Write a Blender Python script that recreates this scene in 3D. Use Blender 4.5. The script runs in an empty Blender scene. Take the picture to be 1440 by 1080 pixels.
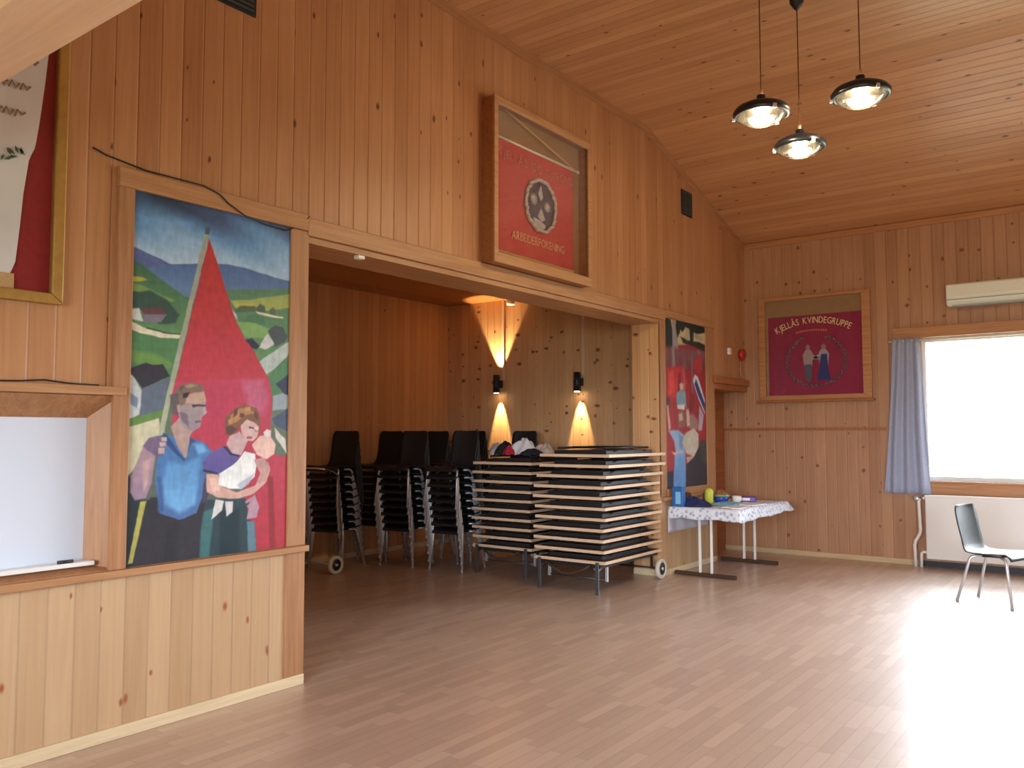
import bpy, bmesh, math, random
import numpy as np
from mathutils import Vector, Matrix
random.seed(7)
SC = bpy.context.scene
COL = SC.collection
PI = math.pi

# ------------------------------------------------------------------ colour and material helpers
def lin(c):
    f = lambda v: v/12.92 if v <= .04045 else ((v+.055)/1.055)**2.4
    return tuple(f(x/255.) for x in c[:3]) + (1.,)

def mat(name, col, rough=.5, metal=0., spec=.5, noise=0., nscale=30., bump=0., bscale=80., sheen=0., emit=None, estr=0., coat=0.):
    m = bpy.data.materials.new(name); m.use_nodes = True
    nt = m.node_tree; b = nt.nodes['Principled BSDF']
    b.inputs['Base Color'].default_value = lin(col)
    b.inputs['Roughness'].default_value = rough
    b.inputs['Metallic'].default_value = metal
    b.inputs['Specular IOR Level'].default_value = spec
    b.inputs['Coat Weight'].default_value = coat
    if sheen: b.inputs['Sheen Weight'].default_value = sheen
    if emit:
        b.inputs['Emission Color'].default_value = lin(emit); b.inputs['Emission Strength'].default_value = estr
    tc = nt.nodes.new('ShaderNodeTexCoord')
    if noise:
        n = nt.nodes.new('ShaderNodeTexNoise'); n.inputs['Scale'].default_value = nscale; n.inputs['Detail'].default_value = 4
        nt.links.new(tc.outputs['Object'], n.inputs['Vector'])
        r = nt.nodes.new('ShaderNodeMapRange'); r.inputs['To Min'].default_value = 1-noise; r.inputs['To Max'].default_value = 1+noise
        r.inputs['From Min'].default_value = .3; r.inputs['From Max'].default_value = .7
        nt.links.new(n.outputs['Fac'], r.inputs['Value'])
        h = nt.nodes.new('ShaderNodeHueSaturation'); h.inputs['Color'].default_value = lin(col)
        nt.links.new(r.outputs['Result'], h.inputs['Value']); nt.links.new(h.outputs['Color'], b.inputs['Base Color'])
    if bump:
        n2 = nt.nodes.new('ShaderNodeTexNoise'); n2.inputs['Scale'].default_value = bscale
        nt.links.new(tc.outputs['Object'], n2.inputs['Vector'])
        bp_ = nt.nodes.new('ShaderNodeBump'); bp_.inputs['Strength'].default_value = bump; bp_.inputs['Distance'].default_value = .004
        nt.links.new(n2.outputs['Fac'], bp_.inputs['Height']); nt.links.new(bp_.outputs['Normal'], b.inputs['Normal'])
    return m

class NT:
    def __init__(s, name):
        s.m = bpy.data.materials.new(name); s.m.use_nodes = True
        s.t = s.m.node_tree; s.b = s.t.nodes['Principled BSDF']
    def n(s, typ, **kw):
        x = s.t.nodes.new(typ)
        for k, v in kw.items(): setattr(x, k, v)
        return x
    def set(s, sock, v):
        if hasattr(v, 'is_linked') or hasattr(v, 'links'): s.t.links.new(v, sock)
        else: sock.default_value = v
    def math(s, op, a, b=0., c=0.):
        x = s.n('ShaderNodeMath', operation=op)
        s.set(x.inputs[0], a); s.set(x.inputs[1], b); s.set(x.inputs[2], c)
        return x.outputs[0]
    def rng(s, v, a, b, c, d):
        x = s.n('ShaderNodeMapRange'); s.set(x.inputs['Value'], v)
        for k, q in zip(('From Min', 'From Max', 'To Min', 'To Max'), (a, b, c, d)): x.inputs[k].default_value = q
        return x.outputs['Result']
    def vec(s, a, b, c):
        x = s.n('ShaderNodeCombineXYZ')
        for i, q in enumerate((a, b, c)): s.set(x.inputs[i], q)
        return x.outputs[0]
    def mix(s, f, a, b):
        x = s.n('ShaderNodeMix', data_type='RGBA'); s.set(x.inputs[0], f); s.set(x.inputs[6], a); s.set(x.inputs[7], b)
        return x.outputs[2]
    def mul(s, col, val):
        x = s.n('ShaderNodeHueSaturation'); s.set(x.inputs['Color'], col); s.set(x.inputs['Value'], val)
        return x.outputs[0]

def boards(name, u, v, width, dark, light, knot=(92, 52, 28), rough=.42, knots=.62, groove=.55, tone=.5, grain=1., spec=.35, kscale=1., gw=.06, kv=3.6, ku=7., ks=(.05, .15)):
    """tongue-and-groove pine boards: u runs across the boards, v along them (object axes 0,1,2)"""
    N = NT(name)
    tc = N.n('ShaderNodeTexCoord'); sp = N.n('ShaderNodeSeparateXYZ'); N.t.links.new(tc.outputs['Object'], sp.inputs[0])
    U, V = sp.outputs[u], sp.outputs[v]
    q = N.math('DIVIDE', U, width); bid = N.math('FLOOR', q); fr = N.math('FRACT', q)
    wn = N.n('ShaderNodeTexWhiteNoise', noise_dimensions='1D'); N.set(wn.inputs['W'], bid)
    rnd = wn.outputs['Value']
    gv = N.vec(N.math('MULTIPLY', U, 42.), N.math('MULTIPLY', V, 1.6), N.math('MULTIPLY', bid, 3.7))
    g1 = N.n('ShaderNodeTexNoise'); g1.inputs['Scale'].default_value = 1.; g1.inputs['Detail'].default_value = 5; g1.inputs['Distortion'].default_value = .7
    N.set(g1.inputs['Vector'], gv)
    big = N.n('ShaderNodeTexNoise'); big.inputs['Scale'].default_value = 1.
    N.set(big.inputs['Vector'], N.vec(N.math('MULTIPLY', U, 3.), N.math('MULTIPLY', V, .9), 0.))
    t = N.math('ADD', N.math('MULTIPLY', N.math('SUBTRACT', rnd, .5), tone), .5)
    t = N.math('ADD', t, N.math('MULTIPLY', N.math('SUBTRACT', g1.outputs['Fac'], .5), .9*grain))
    t = N.math('ADD', t, N.math('MULTIPLY', N.math('SUBTRACT', big.outputs['Fac'], .5), .5))
    cl = N.n('ShaderNodeClamp'); N.set(cl.inputs['Value'], t)
    col = N.mix(cl.outputs[0], lin(dark), lin(light))
    vo = N.n('ShaderNodeTexVoronoi', voronoi_dimensions='2D'); vo.inputs['Scale'].default_value = 1.
    wob = N.n('ShaderNodeTexNoise'); wob.inputs['Scale'].default_value = 9.; N.set(wob.inputs['Vector'], tc.outputs['Object'])
    du = N.math('ADD', N.math('MULTIPLY', U, ku*kscale), N.math('MULTIPLY', wob.outputs['Fac'], .25))
    N.set(vo.inputs['Vector'], N.vec(du, N.math('ADD', N.math('MULTIPLY', V, kv*kscale), N.math('MULTIPLY', bid, 5.17)), 0.))
    sc = N.n('ShaderNodeSeparateColor'); N.set(sc.inputs[0], vo.outputs['Color'])
    on = N.math('GREATER_THAN', sc.outputs[0], knots)
    size = N.rng(sc.outputs[1], 0., 1., *ks)
    kd = N.math('SUBTRACT', 1., N.math('DIVIDE', vo.outputs['Distance'], size))
    kk = N.n('ShaderNodeClamp'); N.set(kk.inputs['Value'], N.math('MULTIPLY', N.math('MULTIPLY', kd, 1.5), on))
    col = N.mix(kk.outputs[0], col, lin(knot))
    e = N.math('MINIMUM', fr, N.math('SUBTRACT', 1., fr))
    gr = N.rng(e, 0., gw, 1., 0.)
    col = N.mix(N.math('MULTIPLY', gr, groove), col, lin([c*.45 for c in dark]))
    N.set(N.b.inputs['Base Color'], col)
    N.b.inputs['Roughness'].default_value = rough; N.b.inputs['Specular IOR Level'].default_value = spec
    bu = N.n('ShaderNodeBump'); bu.inputs['Strength'].default_value = .5; bu.inputs['Distance'].default_value = .006
    N.set(bu.inputs['Height'], N.math('SUBTRACT', 1., gr)); N.set(N.b.inputs['Normal'], bu.outputs['Normal'])
    return N.m

def plainwood(name, v, dark, light, rough=.45, spec=.35):
    N = NT(name); tc = N.n('ShaderNodeTexCoord'); sp = N.n('ShaderNodeSeparateXYZ'); N.t.links.new(tc.outputs['Object'], sp.inputs[0])
    c = [N.math('MULTIPLY', sp.outputs[i], 2. if i == v else 38.) for i in range(3)]
    n = N.n('ShaderNodeTexNoise'); n.inputs['Scale'].default_value = 1.; n.inputs['Detail'].default_value = 5; n.inputs['Distortion'].default_value = .8
    N.set(n.inputs['Vector'], N.vec(*c))
    N.set(N.b.inputs['Base Color'], N.mix(N.rng(n.outputs['Fac'], .25, .75, 0., 1.), lin(dark), lin(light)))
    N.b.inputs['Roughness'].default_value = rough; N.b.inputs['Specular IOR Level'].default_value = spec
    return N.m

def floor_mat():
    N = NT('laminate parquet'); tc = N.n('ShaderNodeTexCoord'); sp = N.n('ShaderNodeSeparateXYZ'); N.t.links.new(tc.outputs['Object'], sp.inputs[0])
    X, Y = sp.outputs[0], sp.outputs[1]
    row = N.math('FLOOR', N.math('DIVIDE', Y, .068)); fy = N.math('FRACT', N.math('DIVIDE', Y, .068))
    w1 = N.n('ShaderNodeTexWhiteNoise', noise_dimensions='1D'); N.set(w1.inputs['W'], row)
    q = N.math('ADD', N.math('DIVIDE', X, .42), N.math('MULTIPLY', w1.outputs['Value'], 7.3)); colid = N.math('FLOOR', q); fx = N.math('FRACT', q)
    w2 = N.n('ShaderNodeTexWhiteNoise', noise_dimensions='2D'); N.set(w2.inputs['Vector'], N.vec(row, colid, 0.))
    g = N.n('ShaderNodeTexNoise'); g.inputs['Scale'].default_value = 1.; g.inputs['Detail'].default_value = 4
    N.set(g.inputs['Vector'], N.vec(N.math('MULTIPLY', X, 3.), N.math('MULTIPLY', Y, 55.), N.math('MULTIPLY', colid, 2.1)))
    t = N.math('ADD', N.math('MULTIPLY', w2.outputs['Value'], .75), N.math('MULTIPLY', g.outputs['Fac'], .45))
    cl = N.n('ShaderNodeClamp'); N.set(cl.inputs['Value'], t)
    col = N.mix(cl.outputs[0], lin((170, 142, 124)), lin((192, 166, 148)))
    e = N.math('MINIMUM', N.math('MULTIPLY', N.math('MINIMUM', fy, N.math('SUBTRACT', 1., fy)), .068), N.math('MULTIPLY', N.math('MINIMUM', fx, N.math('SUBTRACT', 1., fx)), .42))
    col = N.mix(N.rng(e, 0., .0022, .45, 0.), col, lin((70, 46, 30)))
    N.set(N.b.inputs['Base Color'], col)
    N.b.inputs['Roughness'].default_value = .27
    N.b.inputs['Specular IOR Level'].default_value = .6
    N.b.inputs['Coat Weight'].default_value = 1.; N.b.inputs['Coat Roughness'].default_value = .58; N.b.inputs['Coat IOR'].default_value = 1.7
    return N.m

def glass(name, tint=(1, 1, 1, 1), gloss=.07, rough=.02):
    m = bpy.data.materials.new(name); m.use_nodes = True; t = m.node_tree; t.nodes.remove(t.nodes['Principled BSDF'])
    o = t.nodes['Material Output']; a = t.nodes.new('ShaderNodeBsdfTransparent'); a.inputs[0].default_value = tint
    g = t.nodes.new('ShaderNodeBsdfGlossy'); g.inputs['Roughness'].default_value = rough
    lw = t.nodes.new('ShaderNodeFresnel'); lw.inputs[0].default_value = 1.45
    mu = t.nodes.new('ShaderNodeMath'); mu.operation = 'MULTIPLY'; mu.inputs[1].default_value = gloss/.04*.6
    t.links.new(lw.outputs[0], mu.inputs[0])
    mx = t.nodes.new('ShaderNodeMixShader'); t.links.new(mu.outputs[0], mx.inputs[0])
    t.links.new(a.outputs[0], mx.inputs[1]); t.links.new(g.outputs[0], mx.inputs[2]); t.links.new(mx.outputs[0], o.inputs[0])
    return m

# ------------------------------------------------------------------ mesh helpers
class MB:
    def __init__(s): s.v = []; s.f = []; s.smooth = []
    def add(s, vs, fs, smooth=False):
        o = len(s.v); s.v += [tuple(p) for p in vs]; s.f += [tuple(i+o for i in f) for f in fs]; s.smooth += [smooth]*len(fs); return s
    def box(s, x0, x1, y0, y1, z0, z1, M=None):
        vs = [Vector((x, y, z)) for x in (x0, x1) for y in (y0, y1) for z in (z0, z1)]
        if M: vs = [M @ p for p in vs]
        return s.add(vs, [(0, 1, 3, 2), (4, 6, 7, 5), (0, 4, 5, 1), (2, 3, 7, 6), (0, 2, 6, 4), (1, 5, 7, 3)])
    def quad(s, a, b, c, d): return s.add([a, b, c, d], [(0, 1, 2, 3)])
    def frame(s, x0, x1, z0, z1, t, d0, d1, axis=1):
        """mitred rectangular frame in the plane across axis; t = widths of left, right, bottom, top members"""
        l, r, b, u = t; o = [(x0, z0), (x1, z0), (x1, z1), (x0, z1)]; n = [(x0+l, z0+b), (x1-r, z0+b), (x1-r, z1-u), (x0+l, z1-u)]
        for k in range(4):
            j = (k+1) % 4; s.prism([o[k], o[j], n[j], n[k]], axis, d0, d1)
        return s
    def prism(s, pts, axis, a, b):
        """polygon pts (2-D) extruded from a to b along axis"""
        def P(p, t):
            l = list(p); l.insert(axis, t); return l
        n = len(pts); vs = [P(p, a) for p in pts]+[P(p, b) for p in pts]
        return s.add(vs, [tuple(range(n))[::-1], tuple(range(n, 2*n))]+[(i, (i+1) % n, n+(i+1) % n, n+i) for i in range(n)])
    def tube(s, path, r, seg=10, cap=True):
        path = [Vector(p) for p in path]; n = len(path); vs = []; up = None
        for i, p in enumerate(path):
            d = (path[min(i+1, n-1)]-path[max(i-1, 0)]).normalized()
            if up is None:
                up = Vector((0, 0, 1)) if abs(d.z) < .9 else Vector((1, 0, 0))
            a = d.cross(up).normalized(); up = a.cross(d).normalized()
            rr = r[i] if isinstance(r, (list, tuple)) else r
            vs += [p+(a*math.cos(2*PI*k/seg)+up*math.sin(2*PI*k/seg))*rr for k in range(seg)]
        fs = [(i*seg+k, i*seg+(k+1) % seg, (i+1)*seg+(k+1) % seg, (i+1)*seg+k) for i in range(n-1) for k in range(seg)]
        if cap: fs += [tuple(range(seg))[::-1], tuple(range((n-1)*seg, n*seg))]
        return s.add(vs, fs, True)
    def lathe(s, prof, c=(0, 0, 0), seg=32, axis=2, closed=False):
        """prof: (radius, height)"""
        vs = []
        for r, z in prof:
            for k in range(seg):
                a = 2*PI*k/seg; l = [r*math.cos(a), r*math.sin(a)]; l.insert(axis, z)
                vs.append((l[0]+c[0], l[1]+c[1], l[2]+c[2]))
        n = len(prof); m = n if closed else n-1
        fs = [(i*seg+k, i*seg+(k+1) % seg, ((i+1) % n)*seg+(k+1) % seg, ((i+1) % n)*seg+k) for i in range(m) for k in range(seg)]
        if not closed:
            if prof[0][0] > 1e-5: fs.append(tuple(range(seg))[::-1])
            if prof[-1][0] > 1e-5: fs.append(tuple(range((n-1)*seg, n*seg)))
        return s.add(vs, fs, True)
    def grid(s, fn, nu, nv, smooth=True):
        vs = [fn(i/(nu-1), j/(nv-1)) for j in range(nv) for i in range(nu)]
        return s.add(vs, [(j*nu+i, j*nu+i+1, (j+1)*nu+i+1, (j+1)*nu+i) for j in range(nv-1) for i in range(nu-1)], smooth)
    def build(s, name, m, parent=None, bevel=0., fix=True, solid=0.):
        me = bpy.data.meshes.new(name); me.from_pydata(s.v, [], s.f)
        me.polygons.foreach_set('use_smooth', s.smooth)
        if fix:
            b = bmesh.new(); b.from_mesh(me)
            bmesh.ops.recalc_face_normals(b, faces=b.faces); b.to_mesh(me); b.free()
        me.update(); o = bpy.data.objects.new(name, me); COL.objects.link(o)
        if m: me.materials.append(m)
        if parent: o.parent = parent
        if solid:
            k = o.modifiers.new('thickness', 'SOLIDIFY'); k.thickness = solid; k.offset = 0
        if bevel:
            k = o.modifiers.new('bevel', 'BEVEL'); k.width = bevel; k.segments = 2; k.limit_method = 'ANGLE'
        return o

def tag(o, label, cat, group=None, kind=None):
    o['label'] = label; o['category'] = cat
    if group: o['group'] = group
    if kind: o['kind'] = kind
    return o
def thing(name, label, cat, loc=(0, 0, 0), rz=0., group=None):
    o = bpy.data.objects.new(name, None); COL.objects.link(o); o.empty_display_size = .1
    o.location = loc; o.rotation_euler = (0, 0, rz)
    return tag(o, label, cat, group)
def struct(o, label=None):
    o['kind'] = 'structure'
    if label: o['label'] = label
    return o
def dup(root, loc, rz, label):
    r = root.copy(); COL.objects.link(r); r.location = loc; r.rotation_euler = (0, 0, rz); r['label'] = label
    for ch in list(root.children):
        c = ch.copy(); COL.objects.link(c); c.parent = r
        for g in list(ch.children):
            d = g.copy(); COL.objects.link(d); d.parent = c
    return r

def letters(name, text, size, place, m, parent=None, arc=None, depth=.0015, space=1., sx=1.):
    """lettering, one flat mesh per word; place maps (x, y, z) of the text plane into the scene; arc = radius of the baseline"""
    V, F = [], []
    wid = []; geo = []
    for ch in text:
        cu = bpy.data.curves.new('glyph', 'FONT'); cu.body = ch; cu.size = size; cu.extrude = depth; cu.resolution_u = 3
        ob = bpy.data.objects.new('glyph', cu); COL.objects.link(ob); bpy.context.view_layer.update()
        me = bpy.data.meshes.new_from_object(ob.evaluated_get(bpy.context.evaluated_depsgraph_get()))
        vs = [(v.co.x*sx, v.co.y, v.co.z) for v in me.vertices]; fs = [tuple(p.vertices) for p in me.polygons]
        w = (max(v[0] for v in vs)-min(v[0] for v in vs)) if vs else size*.3
        mn = min([v[0] for v in vs]) if vs else 0
        geo.append(([(v[0]-mn-w/2, v[1], v[2]) for v in vs], fs)); wid.append(w+size*.12*space)
        bpy.data.objects.remove(ob); bpy.data.curves.remove(cu); bpy.data.meshes.remove(me)
    tot = sum(wid); x = -tot/2
    for (vs, fs), w in zip(geo+[([], [])], wid+[0]):
        if not vs and V:                                   # end of a word: link it
            MB().add(V, F).build(name, m, parent, fix=False); V, F = [], []
        c = x+w/2; x += w; o = len(V)
        for a, b, d in vs:
            if arc:
                th = c/arc; px = (arc+b)*math.sin(th)+a*math.cos(th); py = (arc+b)*math.cos(th)-arc-a*math.sin(th)
            else: px, py = c+a, b
            V.append(place(px, py, d))
        F += [tuple(i+o for i in f) for f in fs]

def paint_colours(nu, nv, base, ops, aspect, wpx, seed=1):
    """colours of a painted panel on a grid of nu x nv points; base(u, v) -> rgb 0..255 arrays"""
    u, v = np.meshgrid(np.linspace(0, 1, nu), np.linspace(0, 1, nv))
    U0, V0 = u, v; img = base(u, v); rs = np.random.RandomState(seed)
    def stroke(sx, sy):
        n = rs.rand(int(nv/sy)+3, int(nu/sx)+3); yi = V0*(n.shape[0]-2); xi = U0*(n.shape[1]-2)
        y0 = yi.astype(int); x0 = xi.astype(int); fy = yi-y0; fx = xi-x0
        return (n[y0, x0]*(1-fx)+n[y0, x0+1]*fx)*(1-fy)+(n[y0+1, x0]*(1-fx)+n[y0+1, x0+1]*fx)*fy
    u0, v0 = u, v; u = u0+.005*(stroke(14, 14)-.5)+.003*(stroke(5, 5)-.5); v = v0+.004*(stroke(14, 14)-.5)
    for c0, c1, blur, pts in ops:
        P = np.array(pts); x, y = u, v*aspect; P2 = P*[1, aspect]
        bl = max(blur*1.6, 2.)/wpx; pad = bl*1.5
        m = (x > P2[:, 0].min()-pad) & (x < P2[:, 0].max()+pad) & (y > P2[:, 1].min()-pad) & (y < P2[:, 1].max()+pad)
        if not m.any(): continue
        X, Y = x[m], y[m]; d = np.full(X.shape, 9.); ins = np.zeros(X.shape, bool)
        for i in range(len(P2)):
            ax, ay = P2[i-1]; bx, by = P2[i]; ex, ey = bx-ax, by-ay; L = ex*ex+ey*ey+1e-12
            t = np.clip(((X-ax)*ex+(Y-ay)*ey)/L, 0, 1); d = np.minimum(d, np.hypot(X-ax-t*ex, Y-ay-t*ey))
            ins ^= ((ay > Y) != (by > Y)) & (X < ex*(Y-ay)/(ey if ey else 1e-12)+ax)
        sd = np.where(ins, d, -d); al = np.clip(.5+sd/(2*bl), 0, 1)[:, None]; al = al*al*(3-2*al)
        g = ((Y-P2[:, 1].min())/max(P2[:, 1].max()-P2[:, 1].min(), 1e-6)).clip(0, 1)[:, None]
        c = np.array(c0)[None]*(1-g)+np.array(c1)[None]*g
        img[m] = img[m]*(1-al)+c*al
    img *= (1+.10*(stroke(3, 9)-.5)+.08*(stroke(9, 4)-.5))[..., None]
    s = np.clip(img/255., 0, 1); L = np.where(s <= .04045, s/12.92, ((s+.055)/1.055)**2.4)
    return L.reshape(-1, 3)

def painted_panel(name, place, nu, nv, cols, m, parent):
    u, v = np.meshgrid(np.linspace(0, 1, nu), np.linspace(0, 1, nv))
    co = np.array(place(u.ravel(), v.ravel())).T.astype(np.float32)
    i = (np.arange(nv-1)[:, None]*nu+np.arange(nu-1)[None]).ravel()
    f = np.stack([i, i+1, i+nu+1, i+nu], 1)
    me = bpy.data.meshes.new(name); me.from_pydata(co.tolist(), [], f.tolist())
    a = me.color_attributes.new('paint', 'FLOAT_COLOR', 'POINT')
    a.data.foreach_set('color', np.hstack([cols, np.ones((len(cols), 1))]).astype(np.float32).ravel())
    me.update(); me.materials.append(m); o = bpy.data.objects.new(name, me); COL.objects.link(o); o.parent = parent
    return o

def paint_material(name, rough=.5, bump=.15):
    N = NT(name); a = N.n('ShaderNodeVertexColor', layer_name='paint'); N.set(N.b.inputs['Base Color'], a.outputs['Color'])
    N.b.inputs['Roughness'].default_value = rough; N.b.inputs['Specular IOR Level'].default_value = .35
    n = N.n('ShaderNodeTexNoise'); n.inputs['Scale'].default_value = 60; tc = N.n('ShaderNodeTexCoord'); N.set(n.inputs['Vector'], tc.outputs['Object'])
    b = N.n('ShaderNodeBump'); b.inputs['Strength'].default_value = bump; b.inputs['Distance'].default_value = .002
    N.set(b.inputs['Height'], n.outputs['Fac']); N.set(N.b.inputs['Normal'], b.outputs['Normal'])
    return N.m
ORD = ['topmost', 'second from the top', 'third from the top', 'fourth from the top', 'fifth from the top', 'sixth from the top', 'seventh from the top',
       'eighth from the top', 'ninth from the top', 'tenth from the top', 'eleventh from the top']
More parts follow.
